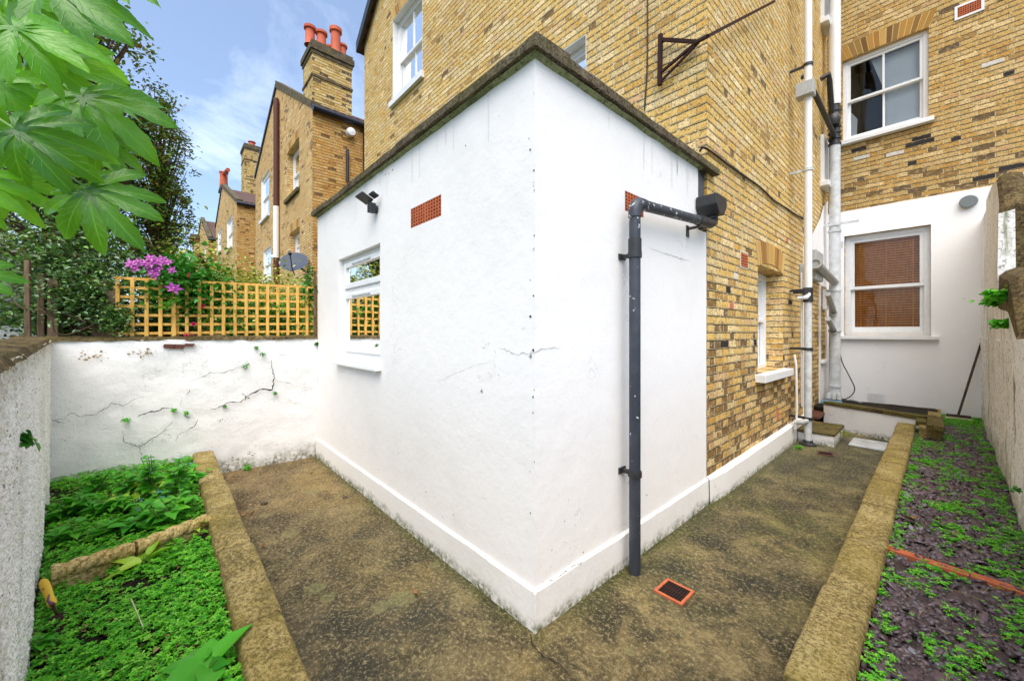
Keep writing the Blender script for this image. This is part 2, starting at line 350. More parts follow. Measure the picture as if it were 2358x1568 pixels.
    wobn = g.m('MULTIPLY', g.m('SUBTRACT', g.noise(pos, 9, 5, .7), .5), .055)
    for (lx, ly, lr) in LICH:      # round lichen growths on the slab
        dd = g.n('ShaderNodeVectorMath', {0: pos, 1: (lx, ly, 0)}, operation='DISTANCE').outputs['Value']
        mk = g.step(g.m('ADD', dd, wobn), lr, lr*.9); col = g.mix(g.m('MULTIPLY', mk, g.m('ADD', .3, g.m('MULTIPLY', g.step(C, .56, .46), .45))), col, srgb(142, 138, 88))
    h = g.m('ADD', g.m('MULTIPLY', C, 1.0), g.m('ADD', g.m('MULTIPLY', wh, .35), g.m('MULTIPLY', B, 1.2)))
    rough = g.m('SUBTRACT', .86, g.m('MULTIPLY', g.m('MAXIMUM', damp, alley), .42))
    g.out(col, rough, g.bump(h, 1.0, .02), .4); return m
M_patio = concrete_patio()
def stone_mat(name, a, b, c, grit=70, moss=.0, mosscol=(.1, .12, .03), bs=.7):
    m, g = mat(name); pos = g.geo(); B = g.noise(pos, 4.5, 7, .7, .3); C = g.noise(pos, grit, 6, .85); C2 = g.noise(pos, 13, 6, .75)
    col = g.ramp(B, [(.3, a), (.5, b), (.7, c)])
    col = g.mix(g.m('MULTIPLY', g.step(C2, .5, .62), .45), col, a); col = g.mix(g.m('MULTIPLY', g.step(C, .505, .57), .85), col, tuple(x*.4 for x in a)); col = g.mix(g.m('MULTIPLY', g.step(C, .47, .42), .5), col, tuple(min(1, x*1.25) for x in c))
    col = g.mix(g.m('MULTIPLY', g.step(g.vor(pos, grit*1.6), .25, .12), g.step(B, .42, .6)), col, tuple(min(1, x*1.5) for x in c))
    if moss: col = g.mix(g.m('MULTIPLY', g.step(g.noise(pos, 2.4, 6, .7), .45, .6), moss), col, mosscol)
    g.out(col, .92, g.bump(g.m('ADD', C, B), bs, .012), .25); return m
M_kerb = stone_mat('sandy_kerb_concrete', srgb(102, 88, 52), srgb(154, 134, 82), srgb(186, 168, 116), 62, .4, srgb(140, 124, 52), .7)
M_coping = stone_mat('weathered_coping', srgb(58, 50, 40), srgb(96, 84, 66), srgb(136, 122, 98), 60, .35, srgb(92, 92, 40), .9)
M_mosscop = stone_mat('mossy_coping', srgb(60, 52, 28), srgb(98, 86, 48), srgb(130, 114, 70), 60, .5, srgb(84, 84, 30))
M_soil = stone_mat('dark_soil', srgb(20, 16, 12), srgb(38, 29, 20), srgb(60, 46, 32), 40, .3, srgb(44, 50, 20), 1)
M_earth = stone_mat('garden_ground', srgb(46, 44, 26), srgb(64, 66, 34), srgb(88, 86, 50), 20, .5, srgb(60, 76, 26))
M_rope = stone_mat('sandstone_rope', srgb(160, 128, 68), srgb(214, 182, 116), srgb(236, 212, 156), 60, .35, srgb(116, 108, 40), .5)
M_brown_top = stone_mat('bare_mortar_top', srgb(62, 50, 34), srgb(98, 82, 54), srgb(134, 116, 78), 40, .4, srgb(86, 78, 34), 1)
def simple(name, c, rough=.5, spec=.5, metal=0.0, vary=.0, vs=12, bs=0.0, trans=0.0, vc=None, coat=0.0):
    m, g = mat(name); pos = g.geo(); col = c
    n1 = g.noise(pos, vs, 5, .6)
    if vary: col = g.mix(g.m('MULTIPLY', g.step(n1, .4, .7), vary), c, vc or tuple(x*.4 for x in c))
    else: col = g.mix(.0, c, c)
    g.out(col, rough, g.bump(n1, bs, .01) if bs else None, spec, metal, trans, coat); return m
M_upvc = simple('white_window_plastic', (.83, .84, .85), .3, .5, vary=.08, vs=9)
M_wpaint = simple('white_gloss_paint', (.80, .80, .79), .4, .5, vary=.2, vs=14, vc=(.5, .48, .42), bs=.15)
M_greypaint = simple('aged_grey_white_paint', (.62, .64, .65), .5, .4, vary=.55, vs=11, vc=(.3, .31, .3), bs=.2)
M_blackmetal = simple('black_plastic', (.018, .019, .021), .45, .5, vary=.3, vs=20, vc=(.05, .05, .05), bs=.1)
def flake_black():
    m, g = mat('black_pipe_flaking'); pos = g.geo(); v = g.noise(pos, 26, 5, .65)
    z = g.sep(pos)[2]
    top = g.m('MULTIPLY', g.step(z, 2.02, 2.2), .06)
    fl = g.step(g.m('ADD', v, top), .665, .68)
    col = g.mix(g.m('MULTIPLY', g.step(g.noise(pos, 6, 4), .45, .7), .5), srgb(44, 50, 60), srgb(76, 80, 88))
    col = g.mix(fl, col, (.72, .73, .74)); g.out(col, .5, g.bump(v, .25, .004), .5); return m
M_flake = flake_black()
M_iron = simple('rusty_iron', srgb(60, 34, 28), .75, .3, .3, .6, 18, .3, vc=srgb(28, 20, 18))
M_terra = simple('terracotta', srgb(186, 104, 68), .8, .3, 0, .45, 24, .3, vc=srgb(150, 64, 36))
M_pot = simple('red_chimney_pot', srgb(202, 104, 72), .75, .3, 0, .5, 3, .2, vc=srgb(150, 66, 50))
M_dark = simple('dark_void', (.012, .012, .012), .9, .1)
M_room = simple('dim_room', (.05, .045, .04), .9, .1)
M_felt = simple('roof_felt', srgb(76, 76, 74), .9, .2, 0, .4, 6, .4)
M_lead = simple('lead_flashing', srgb(100, 102, 108), .55, .5, .4, .6, 9, .5, vc=srgb(66, 66, 74))
M_gutter = simple('black_gutter', srgb(30, 33, 44), .35, .5)
M_cable = simple('black_cable', (.015, .015, .015), .6, .4)
M_greypl = simple('grey_plastic', srgb(176, 178, 176), .5, .5, 0, .35, 20, .1, vc=srgb(120, 118, 108))
M_blue = simple('blue_plastic', srgb(84, 136, 168), .4, .5, 0, .3, 20)
M_curtain = simple('pale_blind', (.62, .66, .72), .8, .3)
M_white_in = simple('white_curtain', (.82, .83, .84), .8, .3)
M_brownpipe = simple('brown_pipe', srgb(88, 46, 34), .6, .4, 0, .3, 8)
M_dish = simple('grey_dish', srgb(70, 78, 92), .6, .3, .1, .3, 5, 0, vc=srgb(60, 66, 76))
M_redtile = simple('red_sill_tile', srgb(96, 54, 40), .6, .4, 0, .5, 14, .2)
M_moss = simple('cushion_moss', srgb(70, 92, 24), .95, .1, 0, .5, 60, .8, vc=srgb(40, 50, 14))
M_puddleboard = simple('whitewashed_board', (.55, .58, .6), .25, .5, 0, .6, 7, .1, vc=srgb(120, 124, 116))
M_crack = simple('dark_crack', srgb(38, 36, 32), .95, .1)
M_bare = simple('bare_patch', srgb(146, 118, 66), .95, .1, 0, .5, 30, .5, vc=srgb(104, 86, 48))
def wood_mat(name, a, b, knots=True):
    m, g = mat(name); pos = g.geo()
    n1 = g.noise(g.n('ShaderNodeVectorMath', {0: pos, 1: (14, 14, 2.2)}, operation='MULTIPLY').outputs[0], 3, 4)
    col = g.mix(g.step(n1, .35, .7), a, b)
    if knots: col = g.mix(g.m('MULTIPLY', g.step(g.vor(pos, 6), .08, .03), .8), col, tuple(x*.35 for x in b))
    g.out(col, .8, g.bump(n1, .25, .004), .3); return m
M_trellis = wood_mat('yellow_treated_pine', srgb(228, 182, 96), srgb(200, 146, 66))
M_oldwood = wood_mat('weathered_wood', srgb(120, 100, 76), srgb(72, 58, 44))
M_handle = wood_mat('dark_broom_wood', srgb(82, 66, 58), srgb(48, 38, 34), False)
M_bristle = simple('pale_broom_head', srgb(214, 200, 172), .9, .2, 0, .5, 60, .3)
M_blind = wood_mat('wooden_blind', srgb(232, 158, 84), srgb(206, 130, 62), False)
M_slat = simple('white_fence_paint', (.72, .74, .74), .6, .3, 0, .3, 10, .1)
def tile_mat():
    m, g = mat('clay_roof_tiles'); pos = g.geo(); s = g.sep(g.uv())
    wv = g.m('SINE', g.m('MULTIPLY', s[0], 26.0)); wu = g.m('SINE', g.m('MULTIPLY', s[1], 21.0))
    n1 = g.noise(pos, 2.5, 4); col = g.mix(n1, srgb(82, 62, 56), srgb(120, 96, 86)); col = g.mix(g.m('MULTIPLY', g.step(wv, .3, 1), .6), col, srgb(44, 36, 34))
    g.out(col, .9, g.bump(g.m('ADD', wv, g.m('MULTIPLY', wu, .5)), .6, .05), .2); return m
M_tile = tile_mat()
def glass_mat(name='window_glass', ior=2.0, tint=(1, 1, 1)):
    m, g = mat(name)
    fr = g.n('ShaderNodeFresnel', {'IOR': ior}).outputs[0]
    wv = g.bump(g.noise(g.geo(), 3.5, 2), .012, .1)
    gl = g.n('ShaderNodeBsdfGlossy', {'Color': (1, 1, 1, 1), 'Roughness': .012, 'Normal': wv}); tr = g.n('ShaderNodeBsdfTransparent', {'Color': (*tint, 1)})
    mx = g.n('ShaderNodeMixShader', {0: fr, 1: tr.outputs[0], 2: gl.outputs[0]})
    g.nt.links.new(mx.outputs[0], g.n('ShaderNodeOutputMaterial').inputs[0]); return m
M_glass = glass_mat(ior=1.33, tint=(.97, .98, .97)); M_glass_hi = glass_mat('reflective_double_glazing', 2.6, (.5, .5, .5))
def leaf_mat(name, cols, trans=.3, rough=.45, spec=.45):
    m, g = mat(name); u = g.sep(g.uv())[0]
    col = g.ramp(u, [(i/max(1, len(cols)-1), c) for i, c in enumerate(cols)])
    g.out(col, rough, None, spec, 0.0, trans); return m
L_ground = leaf_mat('ground_cover_leaf', [srgb(46, 138, 14), srgb(98, 196, 34), srgb(132, 216, 52), srgb(66, 160, 22), srgb(158, 226, 76)], .3)
L_lush = leaf_mat('lush_green_leaf', [srgb(50, 140, 24), srgb(88, 178, 38), srgb(62, 152, 32), srgb(116, 198, 50)], .3)
L_lime = leaf_mat('lime_leaf', [srgb(148, 198, 50), srgb(186, 220, 70), srgb(120, 180, 40)], .32)
L_dark = leaf_mat('dark_shrub_leaf', [srgb(56, 92, 40), srgb(104, 142, 56), srgb(74, 112, 56), srgb(116, 92, 52), srgb(128, 162, 68), srgb(100, 136, 74), srgb(150, 104, 60)], .28)
L_bush = leaf_mat('glossy_dark_leaf', [srgb(36, 70, 30), srgb(64, 110, 42), srgb(52, 90, 56), srgb(126, 150, 108), srgb(88, 134, 52), srgb(116, 156, 66), srgb(70, 58, 38)], .2, .3, .6)
L_var = leaf_mat('variegated_hedge_leaf', [srgb(112, 142, 36), srgb(196, 204, 92), srgb(84, 120, 30), srgb(222, 220, 120), srgb(140, 166, 50)], .25)
L_yel = leaf_mat('yellow_green_leaf', [srgb(120, 150, 40), srgb(180, 184, 60), srgb(150, 170, 60)], .25)
L_vine = leaf_mat('vine_leaf', [srgb(40, 110, 30), srgb(72, 146, 40), srgb(52, 126, 42)], .25)
L_silver = leaf_mat('silvery_leaf', [srgb(130, 156, 120), srgb(170, 190, 150), srgb(96, 124, 84)], .2)
L_red = leaf_mat('red_spiky_leaf', [srgb(110, 52, 44), srgb(150, 88, 66), srgb(96, 60, 50)], .2)
L_dead = leaf_mat('dead_leaf', [srgb(150, 112, 74), srgb(96, 66, 44), srgb(204, 174, 130)], .0, .8, .2)
P_pur = leaf_mat('purple_petal', [srgb(168, 66, 164), srgb(202, 104, 186), srgb(146, 44, 146)], .25)
P_pink = leaf_mat('magenta_petal', [srgb(214, 30, 104), srgb(232, 70, 130)], .2)
P_blue = leaf_mat('blue_petal', [srgb(90, 130, 220), srgb(120, 160, 235)], .2)
M_stem = simple('green_stem', srgb(96, 128, 50), .6, .4, 0, .3, 30)
M_bark = simple('brown_bark', srgb(84, 66, 50), .9, .2, 0, .6, 22, .8)
def slate_mat():
    m, g = mat('plum_slate_chip'); u = g.sep(g.uv())[0]
    col = g.ramp(u, [(0, srgb(66, 54, 54)), (.25, srgb(94, 78, 82)), (.45, srgb(46, 38, 36)), (.62, srgb(114, 98, 104)), (.8, srgb(76, 60, 58)), (.95, srgb(56, 48, 46)), (1, srgb(134, 134, 138))])
    g.out(col, .36, g.bump(g.noise(g.geo(), 60, 3), .3, .003), .5); return m
M_slate = slate_mat()
def fatsia_mat():
    m, g = mat('fatsia_leaf'); s = g.sep(g.uv()); pos = g.geo()
    rib = g.step(g.m('ABSOLUTE', g.m('SUBTRACT', s[0], .5)), .045, .012)
    vv = g.m('FRACT', g.m('ADD', g.m('MULTIPLY', s[1], 7.0), g.m('MULTIPLY', g.m('ABSOLUTE', g.m('SUBTRACT', s[0], .5)), -3.5)))
    vein = g.m('MULTIPLY', g.step(g.m('ABSOLUTE', g.m('SUBTRACT', vv, .5)), .07, .02), .5)
    n1 = g.noise(pos, 7, 3)
    n2 = g.n('ShaderNodeObjectInfo').outputs['Random']  # random per-leaf darkening paints the shade among the leaves
    col = g.mix(n1, srgb(44, 112, 14), srgb(112, 174, 30)); col = g.mix(g.m('MULTIPLY', g.step(n2, .2, .8), .85), col, g.mix(n1, srgb(14, 58, 12), srgb(40, 104, 22))); col = g.mix(g.m('MAXIMUM', rib, vein), col, srgb(104, 168, 50)); col = g.mix(g.m('MULTIPLY', g.step(g.noise(pos, 55, 3), .66, .7), .5), col, srgb(120, 110, 40))
    b = g.n('ShaderNodeBsdfPrincipled', {'Base Color': col, 'Roughness': .28, 'Specular IOR Level': .5, 'Normal': g.bump(g.m('MAXIMUM', rib, g.m('ADD', vein, g.noise(pos, 22, 3))), .6, .006)})
    t = g.n('ShaderNodeBsdfTranslucent', {'Color': g.mix(n1, srgb(120, 206, 30), srgb(176, 236, 70))})
    mx = g.n('ShaderNodeMixShader', {0: .36, 1: b.outputs[0], 2: t.outputs[0]})
    g.nt.links.new(mx.outputs[0], g.n('ShaderNodeOutputMaterial').inputs[0]); return m
M_fatsia = fatsia_mat()
from mathutils import noise as NZ
def nz(x, y, z=0.0): return NZ.noise(Vector((x, y, z)))
M_vous = leaf_mat('arch_bricks', [srgb(204, 164, 92), srgb(176, 130, 66), srgb(218, 184, 120), srgb(140, 98, 52), srgb(206, 160, 84)], 0.0, .9, .2)
def rnd_uv(o, per=6):
    me = o.data; u = me.uv_layers[0] if me.uv_layers else me.uv_layers.new(name='UVMap')
    for p in me.polygons:
        r = (math.sin((p.index//per)*12.9898+4.1)*43758.5453) % 1
        for li in p.loop_indices: u.data[li].uv = (r, .5)
# ------------------------------------------------------------------ setting
EX0, EX1, EY = -5.05, -1.364, 1.391          # extension left end, corner x, garden face y
OY, RY = 3.55, 9.0                           # gable wall plane, main rear wall plane
mb = MB(); mb.box(-300, 300, -300, 300, -.6, -.05); tag(mb.build('ground', M_earth), kind='structure')

mb = MB()
nxs, nys = 90, 120
def patio_pt(x, y): return (x, y, .006*nz(x*1.3, y*1.3)+.003*nz(x*6, y*6))
xs = np.linspace(-5.3, -.33, 100); ys = np.linspace(.33, 9.05, 150)
b0 = 0
for y in ys:
    for x in xs: mb.v.append(Vector(patio_pt(x, y)))
for j in range(len(ys)-1):
    for i in range(len(xs)-1):
        cx, cy = xs[i], ys[j]
        if cx < EX1-.25 and cy > EY+.25: continue
        mb.f.append([j*100+i, j*100+i+1, (j+1)*100+i+1, (j+1)*100+i])
tag(mb.build('patio', M_patio, smooth=True), kind='structure')
def bed(name, x0, x1, y0, y1, zf, m, nx=60, ny=60):
    mb = MB(); X = np.linspace(x0, x1, nx); Y = np.linspace(y0, y1, ny)
    for y in Y:
        for x in X: mb.v.append(Vector((x, y, zf(x, y))))
    for j in range(ny-1):
        for i in range(nx-1): mb.f.append([j*nx+i, j*nx+i+1, (j+1)*nx+i+1, (j+1)*nx+i])
    return tag(mb.build(name, m, smooth=True), kind='structure')
def zL(x, y): return .195+.018*nz(x*2, y*2)+.006*nz(x*9, y*9)
def zR(x, y): return .222+.008*nz(x*3, y*3)
bed('left_bed_soil', -5.4, -.3, -1.1, .235, zL, M_soil)
bed('right_bed_soil', -.215, .6, -1.1, 9.0, zR, M_soil, 20, 120)
# ------------------------------------------------------------------ windows
def window(par, fr, u0, u1, z0, z1, rev=.1, fw=.06, sw=.045, mid=.5, vbar=False, room=M_room, glass=M_glass, sill=(.06, .06, .05), wm=M_wpaint, name='window', roomd=.45, label=None, sillm=None, raw=None):
    f = MB(); f.ring(fr, u0, u1, -rev-.05, -rev+.012, z0, z1, fw)
    fo = part(f, name, wm, par, bevel=.004)
    if label: fo['label'] = label
    a, b, c, d = u0+fw, u1-fw, z0+fw, z1-fw
    zm = c+(d-c)*mid
    s = MB(); s.ring(fr, a, b, -rev-.05, -rev-.004, zm-.02, d, sw); s2 = MB(); s2.ring(fr, a, b, -rev-.09, -rev-.052, c, zm+.02, sw, wb=sw*1.5)
    if vbar:
        um = (a+b)/2; s.box(um-.014, um+.014, -rev-.04, -rev-.01, zm+.03, d-sw, fr); s2.box(um-.014, um+.014, -rev-.085, -rev-.056, c+sw*1.5, zm-.02, fr)
    part(s, 'sash', wm, fo, bevel=.003); part(s2, 'sash', wm, fo, bevel=.003)
    gl = MB(); gl.box(a+sw*.6, b-sw*.6, -rev-.034, -rev-.028, zm, d-sw*.6, fr); part(gl, 'pane', glass, fo)
    gl = MB(); gl.box(a+sw*.6, b-sw*.6, -rev-.078, -rev-.072, c+sw, zm, fr); part(gl, 'pane', glass, fo)
    r = MB(); n0, n1 = -rev-.10, -rev-roomd
    A = [fr(u0, n0, z0), fr(u1, n0, z0), fr(u1, n0, z1), fr(u0, n0, z1)]; B = [fr(u0, n1, z0), fr(u1, n1, z0), fr(u1, n1, z1), fr(u0, n1, z1)]
    r.poly(*B)
    for i in range(4): j = (i+1) % 4; r.poly(A[i], A[j], B[j], B[i])
    part(r, 'room_lining', room, fo)
    if sill:
        q = MB(); q.box(u0-sill[2], u1+sill[2], -rev, sill[0], z0-sill[1], z0-.002, fr, jit=.002); part(q, 'sill', sillm or wm, fo, bevel=.006)
    return fo
def arch(par, fr, u0, u1, z, h=.2, n=None, rise=.05, proud=.004, m=None):
    bk = MB(); bk.prism([fr(u0-.004, -.05, z+.001)]+[fr(u0+(u1-u0)*t/8, -.05, z+.002+rise*(1-(2*t/8-1)**2)) for t in range(9)]+[fr(u1+.004, -.05, z+.001), fr(u1+.09, -.05, z+h)]+[fr(u0-.09+(u1-u0+.18)*(8-t)/8, -.05, z+h-.002+rise*(1-(2*(8-t)/8-1)**2)) for t in range(9)], fr.n*(.05+proud*.4)); part(bk, 'arch_mortar', simple('arch_pointing', srgb(206, 186, 138), .95, .1), par)
    mb = MB(); n = n or int((u1-u0)/.075); k = .10
    for i in range(n):
        a, b = i/n, (i+1)/n
        def top(t): return u0-k+(u1-u0+2*k)*t
        def zr(t): return z+rise*(1-(2*t-1)**2)
        g_ = .07/n
        pts = [fr(u0+(u1-u0)*(a+g_), -.05, zr(a)), fr(u0+(u1-u0)*(b-g_), -.05, zr(b)), fr(top(b-g_), -.05, zr(b)+h), fr(top(a+g_), -.05, zr(a)+h)]
        mb.prism(pts, fr.n*(.05+proud))
    o = part(mb, 'arch', m or M_vous, par); rnd_uv(o); return o
# ------------------------------------------------------------------ brick house (outrigger and main rear wall)
house = thing('brick_house', 'tall yellow stock brick house right behind the white extension, ground floor partly rendered white', 'house', (-1.364, 3.55, 0))
fy, fx, fr9 = FY(OY), FX(EX1), FY(RY)
HX0 = -9.15
hY = [(-7.62, -6.38, 6.28, 7.98), (-3.75, -2.67, 3.62, 4.87)]
mb = MB(); mb.panel(fy, HX0, EX1, 0, 8.35, hY, rev=.13); mb.poly(fy(HX0, 0, 8.35), fy(EX1, 0, 8.35), fy((HX0+EX1)/2, 0, 11.4))
mb.poly((HX0, OY, 0), (HX0, RY, 0), (HX0, RY, 8.35), (HX0, OY, 8.35))
hX = [(4.975, 6.02, 1.03, 2.27), (8.42, 8.84, 4.1, 4.9), (8.42, 8.84, 6.9, 8.0)]
mb.panel(fx, OY, RY, 0, 8.35, hX, rev=.27)
hR = [(-1.12, -.075, 1.44, 3.2), (-1.146, -.10, 4.88, 6.33)]
part(mb, 'outrigger_wall', M_brick, house)
mb = MB(); mb.panel(fr9, EX1, 4.2, 0, 12, hR, rev=.10)
mb.poly((4.2, RY, 0), (4.2, 18, 0), (4.2, 18, 12), (4.2, RY, 12)); mb.poly((HX0, RY, 8), (EX1, RY, 8), (EX1, RY, 12), (HX0, RY, 12)); mb.poly((HX0, RY, 0), (HX0, 18, 0), (HX0, 18, 12), (HX0, RY, 12))
part(mb, 'rear_wall', M_brick_rear, house)
mb = MB(); mx_ = (HX0+EX1)/2
for (p, q) in (((HX0-.2, 8.2), (mx_, 11.55)), ((EX1+.2, 8.2), (mx_, 11.55))):
    mb.prism([(p[0], OY-.1, p[1]), (q[0], OY-.1, q[1]), (q[0], OY-.1, q[1]+.12), (p[0], OY-.1, p[1]+.12)], (0, RY-OY+.1, 0))
mb.prism([(HX0, RY-.2, 12), (4.2, RY-.2, 12), (4.2, 13.5, 15.5), (HX0, 13.5, 15.5)], (0, 0, .12))
part(mb, 'roof', M_tile, house)
mb = MB(); mb.prism([(HX0-.1, OY-.16, 8.12), (mx_, OY-.16, 11.38), (mx_, OY-.16, 11.62), (HX0-.1, OY-.16, 8.36)], (0, .06, 0)); part(mb, 'bargeboard', M_blackmetal, house)
# upper left sash with deep white reveal
def white_reveal(fr, u0, u1, z0, z1, rev, w=.0):
    mb = MB(); t = .006
    mb.box(u0, u0+t, -rev, .003, z0, z1, fr); mb.box(u1-t, u1, -rev, .003, z0, z1, fr); mb.box(u0+t, u1-t, -rev, .003, z1-t, z1, fr)
    return mb
def cover(fr, u0, u1, z0, z1, rev, par):
    part(white_reveal(fr, u0, u1, z0, z1, rev), 'painted_reveal', M_wpaint, par)
window(house, fy, *hY[0], rev=.13, vbar=True, room=M_curtain, roomd=.2, sill=(.07, .12, .06), glass=M_glass, label='white sash window at upper left with pale curtain'); cover(fy, *hY[0], .13, house)
arch(house, fy, hY[0][0], hY[0][1], hY[0][3], .22, 16, .02)
window(house, fy, *hY[1], rev=.13, room=M_curtain, roomd=.25, sill=(.07, .1, .06)); cover(fy, *hY[1], .13, house)
wb = window(house, fx, *hX[0], rev=.20, fw=.05, room=M_curtain, roomd=.32, sill=(.10, .09, .09), label='narrow white sash window in a deep brick reveal')
arch(house, fx, hX[0][0], hX[0][1], hX[0][3]-.02, .25, 13, .07, .006)
mb = MB(); mb.box(hX[0][0], hX[0][1], -.19, -.0, hX[0][3]-.0, hX[0][3]+.03, fx); 
for k in (1, 2):
    window(house, fx, *hX[k], rev=.02, fw=.05, room=M_curtain, roomd=.15, sill=(.12, .09, .03))
    mb = MB(); mb.ring(fx, hX[k][0]-.01, hX[k][1]+.01, .002, .05, hX[k][2], hX[k][3], .06); part(mb, 'window_surround', M_wpaint, house)
# rear windows
w1 = window(house, fr9, *hR[0], rev=.08, fw=.075, sw=.05, mid=.47, sill=(.09, .06, .09), room=simple('amber_room', srgb(96, 62, 34), .9), roomd=.7, label='white sash window with a closed wooden blind')
mb = MB(); nsl = 38; zb0, zb1 = hR[0][2]+.12, hR[0][3]-.09
for i in range(nsl):
    z = zb0+(zb1-zb0)*i/(nsl-1)
    mb.prism([fr9(hR[0][0]+.10, -.205, z-.017), fr9(hR[0][0]+.10, -.202, z-.018), fr9(hR[0][0]+.10, -.185, z+.012), fr9(hR[0][0]+.10, -.188, z+.014)], (hR[0][1]-hR[0][0]-.2, 0, 0))
for t in (.12, .5, .88):
    u = hR[0][0]+.1+(hR[0][1]-hR[0][0]-.2)*t; mb.box(u-.006, u+.006, -.182, -.178, zb0, zb1, fr9)
part(mb, 'wooden_blind', M_blind, w1)
w2 = window(house, fr9, *hR[1], rev=.07, fw=.06, sw=.04, mid=.5, vbar=True, sill=(.10, .07, .06), room=M_room, roomd=.6, label='white four-pane sash window with a frosted panel behind its right panes')
mb = MB(); u0_, u1_, z0_, z1_ = hR[1]
mb.prism([fr9(u0_+.50, -.22, z0_+.07), fr9(u1_-.06, -.22, z0_+.07), fr9(u1_-.06, -.22, z1_-.07), fr9(u0_+.36, -.22, z1_-.07), fr9(u0_+.52, -.22, z0_+.8)], (0, -.01, 0)); part(mb, 'pale_blind', M_curtain, w2)
mb = MB(); mb.prism([fr9(u0_+.07, -.2, z0_+.07), fr9(u0_+.17, -.2, z0_+.07), fr9(u0_+.18, -.2, z0_+.42), fr9(u0_+.07, -.2, z0_+.62)], (0, -.01, 0)); part(mb, 'pale_curtain', M_curtain, w2)
arch(house, fr9, u0_, u1_, z1_, .26, 15, .01, .006, leaf_mat('dark_arch_bricks', [srgb(150, 108, 52), srgb(176, 132, 64), srgb(110, 80, 44), srgb(190, 150, 84)], 0, .9, .2))
# white render on the rear wall (one sheet, 2 cm thick, with the window opening) and the side wall by the door
RT = 3.64
mb = MB(); f = FY(RY-.02); mb.panel(f, EX1+.001, 4.2, 0, RT, [hR[0]], rev=.03); mb.poly((EX1, RY-.02, RT), (4.2, RY-.02, RT), (4.2, RY, RT+.004), (EX1, RY, RT+.004))
part(mb, 'rendered_wall', M_white2, house)
DOORH = (7.42, 8.28, .22, 2.32); SW = (8.36, 8.86, 1.02, 2.3)
mb = MB(); f = FX(EX1+.02); mb.panel(f, 7.14, RY-.02, 0, 2.75, [DOORH, SW], rev=.12)
mb.poly(f(7.14, 0, 2.75), f(RY-.02, 0, 2.75), f(RY-.02, 0, 3.9), f(8.55, 0, 3.7), f(8.3, 0, 3.45), f(7.9, 0, 3.2), f(7.5, 0, 2.95), f(7.2, 0, 2.85))
mb.poly(f(7.14, 0, 0), f(7.14, -.02, 0), f(7.14, -.02, 2.8), f(7.14, 0, 2.8)); part(mb, 'rendered_wall', M_white, house)
d = MB(); d.ring(f, DOORH[0], DOORH[1], -.12, -.06, DOORH[2], DOORH[3], .06); dd = part(d, 'door', M_wpaint, house)
p_ = MB(); p_.ring(f, DOORH[0]+.06, DOORH[1]-.06, -.12, -.08, DOORH[2]+.06, DOORH[3]-.06, .10, .2); p_.box(DOORH[0]+.16, DOORH[1]-.16, -.12, -.08, 1.05, 1.2, f); p_.box(DOORH[0]+.16, DOORH[1]-.16, -.12, -.10, .48, 1.05, f); part(p_, 'door_leaf', M_wpaint, dd)
p_ = MB(); p_.box(DOORH[0]+.16, DOORH[1]-.16, -.105, -.1, 1.2, 2.16, f); part(p_, 'pane', M_glass, dd)
p_ = MB(); p_.box(DOORH[0], DOORH[1], -.6, -.5, DOORH[2], DOORH[3], f); p_.box(SW[0], SW[1], -.6, -.5, SW[2], SW[3], f); part(p_, 'dim_interior', M_room, dd)
p_ = MB(); p_.lathe(f(DOORH[1]-.11, -.08, 1.14), f.n, [(0, .05), (.022, .045), (.026, .03), (.01, .015), (.01, 0)]); part(p_, 'handle', M_greypl, dd)
window(house, f, *SW, rev=.06, fw=.05, mid=.62, room=M_room, sill=(.05, .05, .04))
vt = MB(); vt.ring(f, SW[0]+.1, SW[1]-.06, .005, .05, 1.9, 2.24, .05); part(vt, 'open_vent_light', M_wpaint, house)
mb = MB(); mb.box(7.3, 8.3, -.05, .14, .18, .235, f, jit=.004); part(mb, 'door_sill', M_redtile, house, bevel=.01)
# plinth of the brick side wall
mb = MB(); NP = 60
fp = FX(EX1)
pts = []
for i in range(NP+1):
    y = 3.535+(7.14-3.535)*i/NP; zt = .212+.03*i/NP+.006*nz(y*3, 1)+.003*nz(y*20, 2); nn = .032+.026*min(1, (y-3.535)*3)+.004*nz(y*5, 4)
    pts.append((y, zt, nn))
for (a, b) in zip(pts[:-1], pts[1:]):
    mb.poly(fp(a[0], a[2], -.02), fp(b[0], b[2], -.02), fp(b[0], b[2]-.004, b[1]), fp(a[0], a[2]-.004, a[1])); mb.poly(fp(a[0], a[2]-.004, a[1]), fp(b[0], b[2]-.004, b[1]), fp(b[0], 0, b[1]+.02), fp(a[0], 0, a[1]+.02))
mb.poly(fp(pts[-1][0], 0, -.02), fp(pts[-1][0], .058, -.02), fp(pts[-1][0], .055, pts[-1][1]), fp(pts[-1][0], 0, pts[-1][1]+.02)); part(mb, 'plinth', M_plinth, house, smooth=True)
# grilles
def grille(par, fr, u0, u1, z0, z1, nu, nv, m, bar=.35, n=.0, split=0, name='air_brick', round_=False, border=None):
    g1 = MB(); t = .012; bu = (u1-u0)/nu; bv = (z1-z0)/nv
    g1.box(u0, u1, n-.06, n-.05, z0, z1, fr)
    for i in range(nu+1):
        w_ = bu*bar*(1.6 if split and i == nu//2 else 1); c = u0+bu*i; g1.box(max(u0, c-w_/2), min(u1, c+w_/2), n-.02, n+.005, z0, z1, fr)
    for j in range(nv+1):
        c = z0+bv*j; g1.box(u0, u1, n-.02, n+.003, max(z0, c-bv*bar/2), min(z1, c+bv*bar/2), fr)
    o = part(g1, name, m, par)
    v = MB(); v.box(u0+.003, u1-.003, n-.049, n-.022, z0+.003, z1-.003, fr); part(v, 'hole_backing', M_dark, o)
    if border: q = MB(); q.ring(fr, u0-border, u1+border, n-.01, n+.004, z0-border, z1+border, border); part(q, 'surround', M_wpaint, o)
    return o
